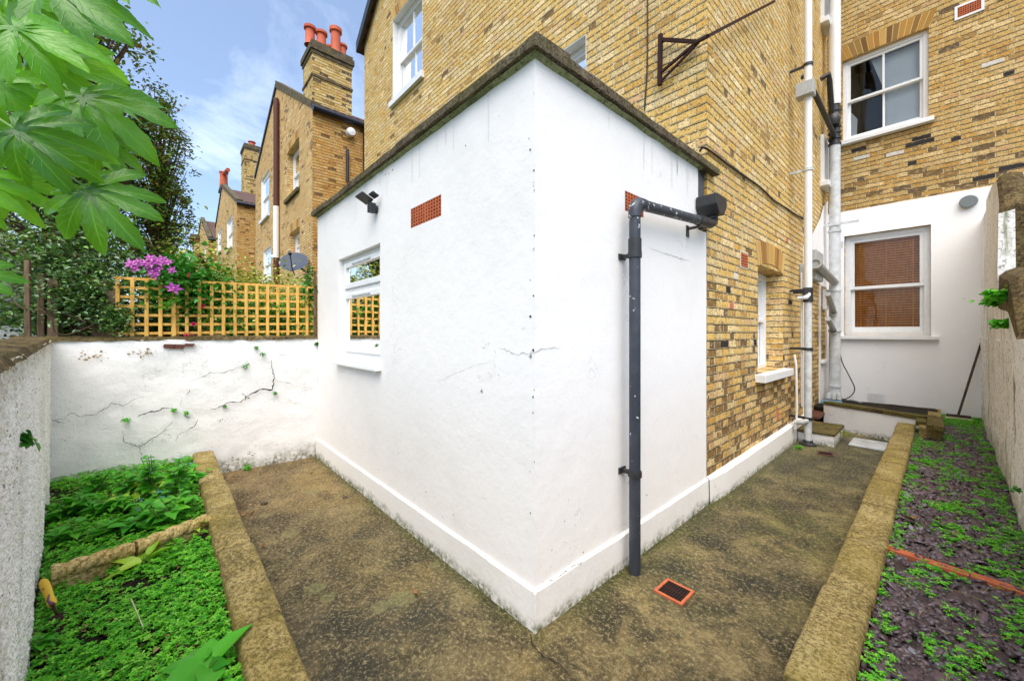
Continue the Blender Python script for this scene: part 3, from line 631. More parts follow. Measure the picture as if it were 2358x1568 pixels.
ab = PX(1705, 585, EX1); ae = PX(1720, 617, EX1)
mb = MB(); q0, q1, qz0, qz1 = ab.y, ae.y, ae.z, ab.z+.02
for i in range(5): mb.box(q0, q1, .002, .012, qz0+(qz1-qz0)*i/5, qz0+(qz1-qz0)*(i+.6)/5, fx)
mb.box(q0, q1, .001, .005, qz0, qz1, fx); ob = part(mb, 'air_brick', M_terra, house)
mb = MB(); mb.ring(fx, q0-.02, q1+.02, .001, .006, qz0-.02, qz1+.02, .02); part(mb, 'surround', M_bristle, ob)
for (a, b, c, d2) in ((.2, .43, 6.29, 6.44), (.62, .85, 6.34, 6.49)): grille(house, fr9, a, b, c, d2, 10, 5, M_terra, .4, .012, border=.03)
grille(house, f9 := FY(RY-.02), -.81, -.60, .30, .46, 8, 8, M_wpaint, .5, .006); grille(house, f9, -1.19, -1.135, 3.02, 3.12, 4, 5, M_wpaint, .5, .006)
# odd bricks: painted, dark and patched ones on the walls
def odd(fr, px, py, plane, w_, h_, m, name='odd_brick'):
    p = (PX if plane == 'X' else PY)(px, py, fr.o.x if plane == 'X' else fr.o.y); u = p.y if plane == 'X' else p.x
    mb = MB(); mb.box(u, u+w_, -.02, .004, round(p.z/.075)*.075+.006, round(p.z/.075)*.075+.006+h_, fr, jit=.003); part(mb, name, m, house, bevel=.006)
M_pinkbrick = simple('pink_brick', srgb(206, 124, 98), .9, .2, 0, .5, 30, .3); M_blkbrick = simple('burnt_brick', srgb(40, 36, 36), .8, .3, 0, .4, 30, .3, vc=srgb(80, 74, 70)); M_whbrick = simple('white_spattered_brick', (.66, .64, .58), .9, .2, 0, .5, 26, .3, vc=srgb(180, 150, 110))
odd(fx, 1672, 676, 'X', .11, .062, M_blkbrick); odd(fx, 1690, 640, 'X', .11, .062, M_whbrick); odd(fx, 1680, 705, 'X', .1, .06, M_pinkbrick); odd(fx, 1660, 800, 'X', .2, .06, M_blkbrick)
odd(fx, 1788, 975, 'X', .11, .137, M_pinkbrick); odd(fx, 1735, 800, 'X', .11, .06, M_blkbrick); odd(fx, 1815, 700, 'X', .2, .06, M_blkbrick); odd(fx, 1810, 560, 'X', .1, .06, M_pinkbrick)
for (px, py, w_, m) in ((1965, 370, .21, M_whbrick), (2040, 360, .21, M_whbrick), (2085, 345, .32, M_blkbrick), (2190, 325, .1, M_blkbrick), (2100, 330, .21, M_blkbrick), (1960, 350, .2, M_blkbrick), (2090, 380, .1, M_blkbrick), (2240, 415, .21, M_blkbrick), (2300, 400, .3, M_blkbrick), (2260, 160, .21, M_whbrick), (2310, 180, .1, M_blkbrick)):
    odd(fr9, px, py, 'Y', w_, .06, m)
# ------------------------------------------------------------------ white extension
ext = thing('house_extension', 'single-storey white rendered flat-roofed extension with mossy stone coping, standing in front of the brick house', 'extension', (EX1, EY, 0))
fa, fb = FY(EY), FX(EX1); WT = 2.9
hA = (-4.293, -3.232, 1.235, 2.272); vA = (-2.678, -2.248, 2.285, 2.43); vB = (2.223, 2.46, 2.289, 2.42)
def uneven(fr, u0, u1, z0, z1, holes, rev, name, m, par, flip=False):
    mb = MB(); mb.panel(fr, u0, u1, z0, z1, holes, rev=rev); return part(mb, name, m, par)
mb = MB(); mb.panel(fa, EX0, EX1, 0, WT, [hA, vA], rev=.09); mb.panel(fb, EY, 3.36, 0, WT, [vB], rev=.06); mb.panel(fb, 3.36, 3.535, 0, 2.37)
mb.poly((EX0, EY, 0), (EX0, OY, 0), (EX0, OY, WT), (EX0, EY, WT))
mb.poly(fb(3.36, 0, 2.37), fb(3.36, -.15, 2.37), fb(3.36, -.15, WT), fb(3.36, 0, WT)); mb.poly(fb(3.36, -.15, 2.37), fb(3.55, -.15, 2.37), fb(3.55, -.15, WT), fb(3.36, -.15, WT)); mb.poly(fb(3.36, 0, 2.37), fb(3.55, 0, 2.37), fb(3.55, -.15, 2.37), fb(3.36, -.15, 2.37))
part(mb, 'rendered_wall', M_white, ext)
mb = MB(); mb.box(EX0+.02, EX1-.02, EY+.02, OY-.001, 2.86, 2.9); part(mb, 'flat_roof', M_felt, ext)
mb = MB(); mb.box(3.37, 3.545, -.13, -.02, 2.42, 2.888, fb, jit=.01); part(mb, 'lead_flashing', M_lead, ext)
# rounded arris where the two walls meet, and a bell-cast plinth with a wavy top edge
def plinth(fr, u0, u1, zt0, zt1, nn, m, par, n=70, mitre0=0, mitre1=0):
    mb = MB(); P = []
    for i in range(n+1):
        t = i/n; u = u0+(u1-u0)*t; z = zt0+(zt1-zt0)*t+.006*nz(u*2.5, zt0*9)+.003*nz(u*17, 3)
        P.append((u, z, nn+.004*nz(u*4, 8)))
    P[0] = (P[0][0]-mitre0*P[0][2], P[0][1], nn); P[-1] = (P[-1][0]+mitre1*nn, zt1, nn)
    for a, b in zip(P[:-1], P[1:]):
        mb.poly(fr(a[0], a[2], -.02), fr(b[0], b[2], -.02), fr(b[0], b[2]-.003, b[1]), fr(a[0], a[2]-.003, a[1]))
        mb.poly(fr(a[0], a[2]-.003, a[1]), fr(b[0], b[2]-.003, b[1]), fr(b[0], 0, b[1]+.012), fr(a[0], 0, a[1]+.012))
    for a in (P[0], P[-1]): mb.poly(fr(a[0], 0, -.02), fr(a[0], a[2], -.02), fr(a[0], a[2]-.003, a[1]), fr(a[0], 0, a[1]+.012))
    return part(mb, 'plinth', m, par, smooth=True)
plinth(fa, EX0, EX1, .205, .2, .022, M_plinth, ext, mitre1=1); plinth(fb, EY-.021, 3.535, .2, .212, .022, M_plinth, ext)
# coping stones
def coping(p0, p1, w0, z0, h, cuts, m, par, over, fr):
    c = [0]+cuts+[1]
    for a, b in zip(c[:-1], c[1:]):
        mb = MB(); ua, ub = p0+(p1-p0)*a, p0+(p1-p0)*b; n = 14
        lo, hi = min(ua, ub)+.003, max(ua, ub)-.003; dz = random.uniform(-.004, .004); dn = random.uniform(-.006, .006); ring = []
        for i in range(n+1):
            u = lo+(hi-lo)*i/n; r1 = .006*nz(u*7, 1, dn*99); r2 = .006*nz(u*7, 5, dn*99)
            ring.append([fr(u, over+dn+r1, z0+dz+.004*nz(u*9, 3)), fr(u, over+dn+r2, z0+h*.75+dz), fr(u, over+dn-.012+r2, z0+h+dz+.004*nz(u*8, 9)), fr(u, -w0, z0+h+dz+.01), fr(u, -w0, z0+dz)])
        for q, w_ in zip(ring[:-1], ring[1:]):
            for k in range(5): l = (k+1) % 5; mb.poly(q[k], w_[k], w_[l], q[l])
        mb.poly(*ring[0]); mb.poly(*ring[-1][::-1]); part(mb, 'coping_stone', m, par)
coping(EX0-.05, EX1+.055, .22, 2.899, .066, [.14, .29, .45, .60, .83], M_coping, ext, .055, fa)
coping(EY+.22, 3.68, .22, 2.899, .066, [.22, .52, .78], M_coping, ext, .055, fb)
# algae band and drips under the coping: a thin mortar fillet
mb = MB()
for fr_, a, b in ((fa, EX0, EX1+.03), (fb, EY-.03, 3.4)):
    n = 60
    for i in range(n):
        u, v = a+(b-a)*i/n, a+(b-a)*(i+1)/n; h1, h2 = .018+.010*nz(u*5, 2), .018+.010*nz(v*5, 2)
        mb.poly(fr_(u, .001, 2.897-h1), fr_(v, .001, 2.897-h2), fr_(v, .03+.006*nz(v*9, 1), 2.895), fr_(u, .03+.006*nz(u*9, 1), 2.895))
part(mb, 'mortar_fillet', stone_mat('algae_mortar', srgb(128, 138, 92), srgb(168, 176, 132), srgb(100, 102, 72), 30, .4, srgb(60, 72, 36)), ext, smooth=True)
# uPVC window
mb = MB(); n_ = -.055; mb.ring(fa, *hA[:2], n_-.06, n_, hA[2], hA[3], .045, wb=.06); zt = 1.93
mb.box(hA[0]+.045, hA[1]-.045, n_-.06, n_-.001, zt-.03, zt+.02, fa); xw = part(mb, 'window', M_upvc, ext, bevel=.004)
for (c, d2) in ((zt+.02, hA[3]-.045), (hA[2]+.06, zt-.03)):
    s = MB(); s.ring(fa, hA[0]+.045, hA[1]-.045, n_-.05, n_+.018, c+.002, d2-.002, .055); so_ = part(s, 'casement', M_upvc, xw, bevel=.006)
    s = MB(); s.box(hA[0]+.30, hA[1]-.30, n_+.019, n_+.028, d2-.04, d2-.022, fa); part(s, 'trickle_vent', M_greypaint, xw, bevel=.003)
    s = MB(); s.box(hA[0]+.102, hA[1]-.102, n_-.01, n_-.004, c+.057, d2-.057, fa); part(s, 'pane', M_glass_hi, xw)
r = MB(); r.box(hA[0], hA[1], n_-.5, n_-.45, hA[2], hA[3], fa); r.box(hA[0]-.01, hA[0]+.01, n_-.45, n_-.07, hA[2], hA[3], fa); r.box(hA[1]-.01, hA[1]+.01, n_-.45, n_-.07, hA[2], hA[3], fa); part(r, 'dim_interior', M_room, xw)
s = MB(); s.prism([fa(hA[0]-.03, -.08, 1.17), fa(hA[0]-.03, .06, 1.165), fa(hA[0]-.03, .06, 1.195), fa(hA[0]-.03, -.08, 1.232)], (hA[1]-hA[0]+.06, 0, 0)); part(s, 'sill', M_upvc, xw, bevel=.005)
grille(ext, fa, vA[0]+.002, vA[1]-.002, vA[2]+.002, vA[3]-.002, 12, 6, M_terra, .34, -.004, split=1); grille(ext, fb, vB[0]+.002, vB[1]-.002, vB[2]+.002, vB[3]-.002, 7, 6, M_terra, .34, -.004)
# ------------------------------------------------------------------ cracks and marks as ribbons
def ribbon(mb, pts3, w_, nrm, off=.003, jag=.006):
    nrm = Vector(nrm); P = []
    for a, b in zip(pts3[:-1], pts3[1:]):
        L = (b-a).length; k = max(2, int(L/.018))
        for i in range(k): P.append(a.lerp(b, i/k)+Vector([random.uniform(-jag, jag) for _ in range(3)]))
    P.append(pts3[-1]); n = len(P); prev = None
    for i, p in enumerate(P):
        t = (P[min(i+1, n-1)]-P[max(0, i-1)]).normalized(); s_ = t.cross(nrm).normalized()
        ww = w_*(.25+.75*math.sin(math.pi*(i+.5)/n))*random.uniform(.4, 1.2)
        a, b = p+s_*ww/2, p-s_*ww/2; a = a-nrm*((a-pts3[0]).dot(nrm))+nrm*off; b = b-nrm*((b-pts3[0]).dot(nrm))+nrm*off
        if prev: mb.poly(prev[0], a, b, prev[1])
        prev = (a, b)
M_hair = simple('hairline_crack', srgb(150, 150, 148), .95, .1)
for (pl, fr_, pts, w_) in (('Y', fa, [(1232, 812), (1190, 815), (1150, 800)], .004), ('X', fb, [(1222, 815), (1250, 803), (1290, 800)], .004), ('X', fb, [(1240, 1335), (1275, 1325), (1310, 1300), (1330, 1290), (1345, 1272)], .006), ('X', fb, [(1490, 570), (1540, 587), (1590, 603)], .004),
                   ('Y', fa, [(1005, 880), (1060, 855), (1080, 845), (1140, 830)], .002)):
    mb = MB(); P = [(PY(x, y, EY) if pl == 'Y' else PX(x, y, EX1)) for x, y in pts]; ribbon(mb, P, w_, fr_.n, .0245 if pts[0][1] > 1300 else .003); part(mb, 'crack', M_hair if w_ < .005 else M_crack, ext)
M_drip = simple('faint_drip', (.70, .70, .66), .9, .2)
M_ghost = simple('filled_repair', (.70, .69, .66), .85, .2, 0, .5, 25, .3, vc=(.6, .6, .56))
def spot(par, p, nrm, r, m, name='chipped_paint', n=9):
    mb = MB(); nrm = Vector(nrm); u = nrm.orthogonal().normalized(); v = nrm.cross(u); c = Vector(p)+nrm*.003
    pts = [c+(u*math.cos(2*math.pi*k/n)+v*math.sin(2*math.pi*k/n))*r*random.uniform(.5, 1.3) for k in range(n)]
    b = len(mb.v); mb.v.append(c+nrm*.001); mb.v += pts
    for k in range(n): mb.f.append([b, b+1+k, b+1+(k+1) % n])
    return part(mb, name, m, par)
for (x, y, r_) in ((1221, 345, .006), (1222, 728, .007), (1219, 320, .004), (1222, 645, .003), (1221, 1085, .003), (1222, 1180, .004), (1110, 900, .012), (1073, 336, .005), (905, 392, .008), (896, 400, .006), (888, 402, .005), (1150, 268, .003), (1223, 820, .012), (1228, 806, .008)): spot(ext, PY(x, y, EY), fa.n, r_, M_crack if r_ < .011 else M_hair)
for nm, pts, w_ in (('patio_crack', [(1222, 1462), (1226, 1490), (1250, 1515), (1285, 1530), (1310, 1560)], .006), ('patio_crack', [(1222, 1470), (1205, 1490), (1195, 1520)], .004)):
    mb = MB(); ribbon(mb, [PZ(x, y, 0) for x, y in pts], w_, (0, 0, 1), .009, .005); tag(mb.build(nm, M_crack), kind='structure')
for i in range(14):      # paint chips along the arris and low on both faces
    z = random.uniform(.25, 2.8); spot(ext, (EX1-random.uniform(.0, .012), EY, z), fa.n, random.uniform(.002, .006), M_crack if random.random() < .6 else M_ghost)
for i in range(60):
    z = .22+abs(random.gauss(0, .25)); spot(ext, (random.uniform(EX0+.1, EX1-.05), EY, z), fa.n, random.uniform(.0015, .005), M_crack if random.random() < .5 else M_ghost)
for i in range(26):
    z = .23+abs(random.gauss(0, .3)); y = random.uniform(EY+.05, 3.3); spot(ext, (EX1, y, z), fb.n, random.uniform(.0015, .005), M_crack if random.random() < .5 else M_ghost)
for (fr_, a, b, n) in ((fa, EX0+.2, EX1-.1, 16), (fb, EY+.2, 3.3, 9)):
    for i in range(n):
        u = random.uniform(a, b); mb = MB(); ribbon(mb, [fr_(u, 0, 2.87), fr_(u+random.uniform(-.006, .006), 0, 2.87-random.uniform(.08, .3))], random.uniform(.004, .012), fr_.n, .002, .002); part(mb, 'drip_stain', M_drip, ext)
# ------------------------------------------------------------------ garden walls
def wallgrid(fr, u0, u1, ztop, bulge, nu, nvv, depth, z0=-.05, capf=None):
    """front face grid with a wandering top edge, top strip and back face"""
    mb = MB(); rows = []
    for j in range(nvv+1):
        row = []
        for i in range(nu+1):
            u = u0+(u1-u0)*i/nu; zt = ztop(u); z = z0+(zt-z0)*j/nvv
            row.append(fr(u, bulge(u, z), z))
        rows.append(row)
    for j in range(nvv):
        for i in range(nu): mb.poly(rows[j][i], rows[j][i+1], rows[j+1][i+1], rows[j+1][i])
    for i in range(nu):
        u, v = u0+(u1-u0)*i/nu, u0+(u1-u0)*(i+1)/nu
        mb.poly(rows[-1][i], rows[-1][i+1], fr(v, -depth, ztop(v)), fr(u, -depth, ztop(u))); mb.poly(fr(u, -depth, z0), fr(v, -depth, z0), fr(v, -depth, ztop(v)), fr(u, -depth, ztop(u)))
    for u, i in ((u0, 0), (u1, nu)): mb.poly(*[rows[j][i] for j in range(nvv+1)], fr(u, -depth, ztop(u)), fr(u, -depth, z0))
    return mb
def weld(o, m=None):
    import bmesh
    bm = bmesh.new(); bm.from_mesh(o.data); bmesh.ops.remove_doubles(bm, verts=bm.verts, dist=.0004); bm.to_mesh(o.data); bm.free(); return o
# rear boundary wall on the left (slightly out of square)
A_, B_ = Vector((-5.05, 1.405, 0)), Vector((-5.21, -.76, 0)); dd_ = (A_-B_).normalized(); fL = FR(B_, dd_, (dd_.y, -dd_.x, 0)); LL = (A_-B_).length
bw = thing('garden_wall', 'cracked and flaking white painted wall under the yellow trellis', 'wall', B_)
ztl = lambda u: 1.425+.014*nz(u*2.2, 7)+.008*nz(u*9, 2)
o = wallgrid(fL, -.2, LL+.0, ztl, lambda u, z: .018*nz(u*2, z*2, 3)+.006*nz(u*7, z*7, 5), 120, 70, .23); part(o, 'rendered_face', M_old, bw, smooth=True)
mb = MB(); n = 90
for i in range(n):      # crumbling mortar capping
    u, v = -.2+(LL+.2)*i/n, -.2+(LL+.2)*(i+1)/n
    def cp(u):
        k = nz(u*3, 11); ov = .012+.02*nz(u*5, 13)+.01*nz(u*19, 3); h = .026+.022*k+.012*nz(u*11, 5)
        return [fL(u, ov, ztl(u)-.008+.01*nz(u*14, 2)), fL(u, ov-.008, ztl(u)+h*.6), fL(u, -.05, ztl(u)+h+.012), fL(u, -.24, ztl(u)+h), fL(u, -.24, ztl(u)-.01)]
    a, b = cp(u), cp(v)
    for k in range(4): mb.poly(a[k], b[k], b[k+1], a[k+1])
part(mb, 'mortar_capping', M_brown_top, bw, smooth=True)
def onL(px, py):      # pixel -> point on the left rear wall plane
    d = ray(px, py); o_ = Vector((0, 0, EYE)); t = (fL.o-o_).dot(fL.n)/d.dot(fL.n); return o_+d*t
def z2(x, y): return ((x/2.24)/1.1874, (600+y/2.24)/1.1874)
CR = [([(1285, 1165), (1330, 1155), (1400, 1120), (1475, 1115), (1540, 1065), (1600, 1035), (1665, 1042), (1680, 960), (1665, 900), (1660, 860)], .014), ([(845, 1205), (890, 1185), (960, 1170), (1000, 1153), (1040, 1155)], .012),
      ([(1063, 1235), (1030, 1260), (1000, 1300), (930, 1340), (850, 1390), (800, 1362), (770, 1365)], .007), ([(755, 1290), (765, 1360), (850, 1392), (870, 1440)], .005), ([(1210, 1230), (1195, 1262), (1150, 1290)], .008), ([(1150, 1290), (1090, 1320), (1075, 1355)], .004),
      ([(1170, 990), (1230, 965), (1290, 938), (1380, 935), (1440, 912), (1480, 900)], .006), ([(1165, 1040), (1140, 1075)], .005), ([(320, 1225), (390, 1220), (440, 1180), (500, 1205), (580, 1195), (640, 1160), (690, 1125), (760, 1135), (830, 1100), (890, 1078)], .0045), ([(325, 1230), (400, 1245)], .005),
      ([(1120, 1200), (1165, 1212)], .008), ([(1690, 985), (1730, 995), (1790, 1008)], .004), ([(1672, 832), (1740, 828), (1820, 815)], .003), ([(1840, 1020), (1870, 1000)], .003), ([(1120, 1100), (1100, 1140)], .003)]
for pts, w_ in CR:
    mb = MB(); ribbon(mb, [onL(*z2(*p)) for p in pts], w_, fL.n, .0235, .007); part(mb, 'crack', M_crack if w_ > .0046 else simple('faint_crack', srgb(112, 104, 92), .95, .1) if False else M_crack, bw)
M_flk = simple('flaked_paint', srgb(74, 68, 56), .95, .1, 0, .6, 60, .3, vc=srgb(150, 136, 100))
def patch(par, c, r, n_, m, name, asp=.45, off=.0235, fr=None):
    mb = MB(); fr = fr or fL
    for k in range(n_):
        p = c+fr.u*random.gauss(0, r)+Vector((0, 0, random.gauss(0, r*asp))); q = abs(random.gauss(0, .5))+.4
        K = 8; rr = r*.22*q; p = p-fr.n*((p-fr.o).dot(fr.n))+fr.n*(off+.0004*k)
        pts = [p+fr.u*math.cos(2*math.pi*i/K)*rr*random.uniform(.4, 1.4)+Vector((0, 0, math.sin(2*math.pi*i/K)*rr*asp*1.4*random.uniform(.4, 1.4))) for i in range(K)]; mb.poly(*pts)
    return part(mb, name, m, par)
for (x, y, r, k, m) in ((580, 832, .04, 26, M_bare), (455, 842, .012, 8, M_bare), (850, 820, .05, 16, M_bare), (920, 820, .035, 14, M_bare), (490, 860, .01, 6, M_bare), (1700, 1378, .014, 8, M_flk), (1830, 1418, .02, 12, M_flk), (1380, 1225, .03, 9, M_flk), (1360, 1490, .03, 16, M_flk), (1440, 1470, .03, 16, M_flk), (1530, 1430, .03, 14, M_flk), (1570, 1380, .015, 6, M_flk), (400, 978, .007, 3, M_flk), (1915, 1168, .01, 4, M_flk), (1900, 1400, .015, 6, M_flk), (410, 1335, .02, 6, M_flk), (1090, 1180, .012, 6, M_flk), (1700, 1110, .02, 4, M_flk), (1480, 1090, .04, 5, M_flk), (1650, 980, .004, 2, M_flk)):
    patch(bw, onL(*z2(x, y)), r, k, m, 'flaked_patch')
mb = MB(); c = onL(*z2(1110, 775))
for k in range(7): q = c+fL.u*(random.uniform(-.12, .09))+Vector((0, 0, random.uniform(-.012, .012))); mb.prism([q+fL.n*.0-fL.u*.04-Vector((0, 0, .012)), q-Vector((0, 0, .02))+fL.u*.03, q+fL.u*.045+Vector((0, 0, .01)), q-fL.u*.03+Vector((0, 0, .014))], fL.n*random.uniform(.02, .035))
part(mb, 'broken_brick', M_redtile, bw)
# pebbledashed wall on the far left, running towards the viewer
A2, B2 = Vector((-5.24, -.735, 0)), Vector((-.9, -.215, 0)); d2_ = (B2-A2).normalized(); fD = FR(A2, d2_, (-d2_.y, d2_.x, 0)); L2 = (B2-A2).length
pw = thing('garden_wall', 'rough pebbledashed white wall at the far left edge, rising beside the green bed', 'wall', A2)
ztd = lambda u: 1.425+.010*nz(u*3, 1)+.006*nz(u*13, 8)
o = wallgrid(fD, 0, L2, ztd, lambda u, z: .012*nz(u*2, z*2, 9)+.008*nz(u*28, z*28, 2)+.007*nz(u*60, z*60, 4), 560, 190, .25); part(o, 'pebbledash_face', M_dash, pw, smooth=True)
mb = MB()
for i in range(200):
    u, v = L2*i/200, L2*(i+1)/200
    def cq(u): return [fD(u, .012+.01*nz(u*17, 3), ztd(u)-.012), fD(u, -.01+.01*nz(u*9, 4), ztd(u)+.014+.008*nz(u*14, 6)), fD(u, -.12, ztd(u)+.03+.01*nz(u*8, 1)), fD(u, -.27, ztd(u)+.01)]
    a, b = cq(u), cq(v)
    for k in range(3): mb.poly(a[k], b[k], b[k+1], a[k+1])
part(mb, 'mortar_capping', M_brown_top, pw, smooth=True)
# right boundary wall: low run, ramped middle, tall pier section
rw = thing('boundary_wall', 'stained white garden wall along the right edge, low in front and tall at the far end', 'wall', (.4, 4, 0))
A3, B3 = Vector((.315, -1.2, 0)), Vector((.425, 9.0, 0)); d3 = (B3-A3).normalized(); fR = FR(A3, d3, (-d3.y, d3.x, 0)); L3 = (B3-A3).length
def ztr(u):
    y = u-1.2
    return 1.455+.02*nz(u*1.5, 3)+.01*nz(u*7, 1) - .03*max(0, min(1, (y-4.2)/.8))
bl = lambda u, z: .02*nz(u*1.2, z*1.6, 6)+.008*nz(u*6, z*6, 2)+.004*nz(u*18, z*18, 7)
part(wallgrid(fR, 0, L3, ztr, bl, 260, 60, .24), 'rendered_face', M_sidewall, rw, smooth=True)
# the ramp and tall section carried on the low wall
def prof(y): 
    P = [(4.55, 1.42), (4.75, 1.62), (5.15, 1.95), (5.5, 2.0), (5.9, 2.05), (6.12, 2.1), (6.16, 2.72), (6.4, 2.95), (6.7, 3.18), (7.2, 3.24), (8.98, 3.2)]
    for a, b in zip(P[:-1], P[1:]):
        if a[0] <= y <= b[0]: return a[1]+(b[1]-a[1])*(y-a[0])/(b[0]-a[0])
    return 1.4
mb = MB(); ys_ = [4.55, 4.65, 4.75, 4.95, 5.15, 5.3, 5.5, 5.7, 5.9, 6.12, 6.16, 6.26, 6.4, 6.55, 6.7, 6.95, 7.2, 7.8, 8.4, 8.98]
def sec(y, top=None):
    z = prof(y) if top is None else top; u = y+1.2; a = .022*nz(u*2, z*3); return [fR(u, -.008, 1.38), fR(u, -.004+a*.5, (1.38+z)/2), fR(u, -.012+a, z-.04), fR(u, -.05, z), fR(u, -.12, z+.03), fR(u, -.20, z), fR(u, -.232, z-.05), fR(u, -.236, 1.38)]
tall = [y for y in ys_ if y >= 6.16]; S = [sec(y) for y in tall]
face = MB(); top = MB()
for a, b in zip(S[:-1], S[1:]):
    for k in range(7): (face if k in (0, 1, 5, 6) else top).poly(a[k], b[k], b[k+1], a[k+1])
e = S[0]; face.poly(e[0], e[1], e[2], fR(7.36, -.11, prof(6.16)-.02), fR(7.36, -.12, 1.38)); top.poly(fR(7.36, -.12, 1.38), fR(7.36, -.11, prof(6.16)-.02), e[2], e[3], e[4], e[5], e[6], e[7])
low = [y for y in ys_ if y <= 6.12]+[6.159]; S = [sec(y, prof(min(y, 6.12))) for y in low]
for a, b in zip(S[:-1], S[1:]):
    for k in range(7): (face if k in (0,) else top).poly(a[k], b[k], b[k+1], a[k+1])
top.poly(*S[0])
part(face, 'painted_pier', M_sidewall, rw, smooth=True); part(top, 'bare_mortar_top', M_brown_top, rw, smooth=True)
mb = MB(); mb.box(4.2, 4.24, -.10, -.06, 1.45, 2.0, FR(fR.o+fR.u*1.0, fR.u, fR.n)); mb.box(4.27, 4.31, -.2, -.10, 1.45, 2.12, FR(fR.o+fR.u*1.0, fR.u, fR.n)); io = mb.build('iron_post', M_iron); tag(io, 'rusty iron post standing on the right boundary wall at the photo edge', 'post')
# ------------------------------------------------------------------ kerb walls (edging blocks)
def kerb(name, label, fr, u0, u1, n0, n1, ztop, cuts, par_cat='low wall'):
    t = thing(name, label, par_cat, fr((u0+u1)/2, (n0+n1)/2, 0)); c = [0]+cuts+[1]
    for a, b in zip(c[:-1], c[1:]):
        ua, ub = u0+(u1-u0)*a+.002, u0+(u1-u0)*b-.002; n = max(4, int((ub-ua)/.05)); dz = random.uniform(-.004, .004); dn = random.uniform(-.004, .004); ss = []
        for i in range(n+1):
            u = ua+(ub-ua)*i/n; q = .004*nz(u*9, 2, a*9); k = .006 if i in (0, n) else 0; h1 = ztop+dz+.003*nz(u*7, 5, a)-k
            ss.append([fr(u, n0+dn+q+k*.4, -.02), fr(u, n0+dn+q+k*.4, h1-.014), fr(u, n0+.012+dn+q+k, h1-.001), fr(u, (n0+n1)/2, h1+.002), fr(u, n1-.012+dn-q-k, h1-.001), fr(u, n1+dn-q-k*.4, h1-.014), fr(u, n1+dn-q-k*.4, -.02)])
        mb = MB()
        for p, q in zip(ss[:-1], ss[1:]):
            for k in range(6): mb.poly(p[k], q[k], q[k+1], p[k+1])
        mb.poly(*ss[0]); mb.poly(*ss[-1][::-1]); o = part(mb, 'kerb_block', M_kerb, t, smooth=True); weld(o)
    return t
kerb('kerb_wall', 'low sandy concrete kerb between the leafy left bed and the patio', FR((-5.08, 0, 0), (1, 0, 0), (0, 1, 0)), 0, 4.74, .222, .388, .282, [.10, .22, .36, .50, .66, .82])
kerb('kerb_wall', 'long low mossy concrete kerb between the side passage and the slate bed', FR((0, .12, 0), (0, 1, 0), (1, 0, 0)), .0, 7.26, -.372, -.198, .288, [.11, .21, .315, .405, .5, .59, .68, .765, .85, .93])
# planter wall across the far end
pl = thing('raised_planter', 'low white planter wall with mossy brown coping across the end of the passage', 'planter', (-.7, 7.6, 0))
Pa, Pb = Vector((-1.215, 7.76, 0)), Vector((-.10, 7.30, 0)); du = (Pb-Pa).normalized(); fP = FR(Pa, du, (du.y, -du.x, 0)); LP = (Pb-Pa).length
part(wallgrid(fP, 0, LP, lambda u: .355, lambda u, z: .006*nz(u*4, z*4)+.01*max(0, .08-z), 40, 14, .1), 'rendered_face', M_plinth, pl, smooth=True)
c_ = [0, .3, .62, 1]
for a, b in zip(c_[:-1], c_[1:]): mb = MB(); mb.box(LP*a+.003, LP*b-.003, -.115, .02, .362, .412, fP, jit=.003); part(mb, 'coping_stone', M_mosscop, pl, bevel=.006)
mb = MB(); mb.box(-.09, .05, 6.62, 7.36, .36, .425, jit=.004); part(mb, 'coping_stone', M_mosscop, pl, bevel=.006)
mb = MB(); mb.box(-.19, -.094, 6.98, 7.24, .33, .395, jit=.004); part(mb, 'coping_stone', M_mosscop, pl, bevel=.006)
mb = MB(); mb.box(-.16, .03, 6.78, 7.0, .2, .355, jit=.006); part(mb, 'brick_pier', M_kerb, pl, bevel=.006)
mb = MB(); mb.box(-.1, .03, 7.3, RY-.03, .0, .30); part(mb, 'side_wall', M_kerb, pl)
bed('planter_soil', -1.36, -.0, 7.5, 8.98, lambda x, y: .30+.01*nz(x*5, y*5)-(1.0 if y < 7.80-(x+1.215)*.42 else 0), M_soil, 30, 40)
st = thing('step', 'small white sided concrete step below the side door', 'step', (-1.1, 6.9, 0))
mb = MB(); mb.box(-1.30, -.915, 6.5, 7.22, -.01, .135, jit=.004); part(mb, 'painted_riser', M_plinth, st, bevel=.006)
mb = MB(); mb.box(-1.31, -.90, 6.485, 7.235, .136, .172, jit=.004); part(mb, 'tread', M_mosscop, st, bevel=.008)
mb = MB(); mb.box(-.80, -.42, 6.72, 7.22, .0, .022, jit=.004); tag(mb.build('painted_board', M_puddleboard, bevel=.004), 'pale wet painted board lying flat below the planter wall', 'board')
# ------------------------------------------------------------------ pipes
def bracket_ring(mb, c, r, w_, hgt, wallpt=None):
    mb.lathe(Vector(c)-Vector((0, 0, hgt/2)), (0, 0, 1), [(r, 0), (r+w_, 0), (r+w_, hgt), (r, hgt)], 18)
    if wallpt is not None: mb.tube([Vector(c), Vector(wallpt)], w_*.9, 8)
bp = thing('downpipe', 'black plastic downpipe with flaking white paint on the white extension', 'drainpipe', (-1.262, 2.178, 0))
bx, by = -1.268, 2.18
mb = MB(); mb.tube([(bx, by, .0), (bx, by, 2.22)], .0345, 20); part(mb, 'pipe', M_flake, bp, smooth=True)
mb = MB(); P = [Vector((bx, by, 2.215))]
for k in range(9): a = math.pi/2*k/8; P.append(Vector((bx, by+.06*(1-math.cos(a)), 2.25+.06*math.sin(a))))
P += [Vector((bx, by+.10, 2.312))]; mb.tube(P, .040, 20); part(mb, 'elbow', M_flake, bp, smooth=True)
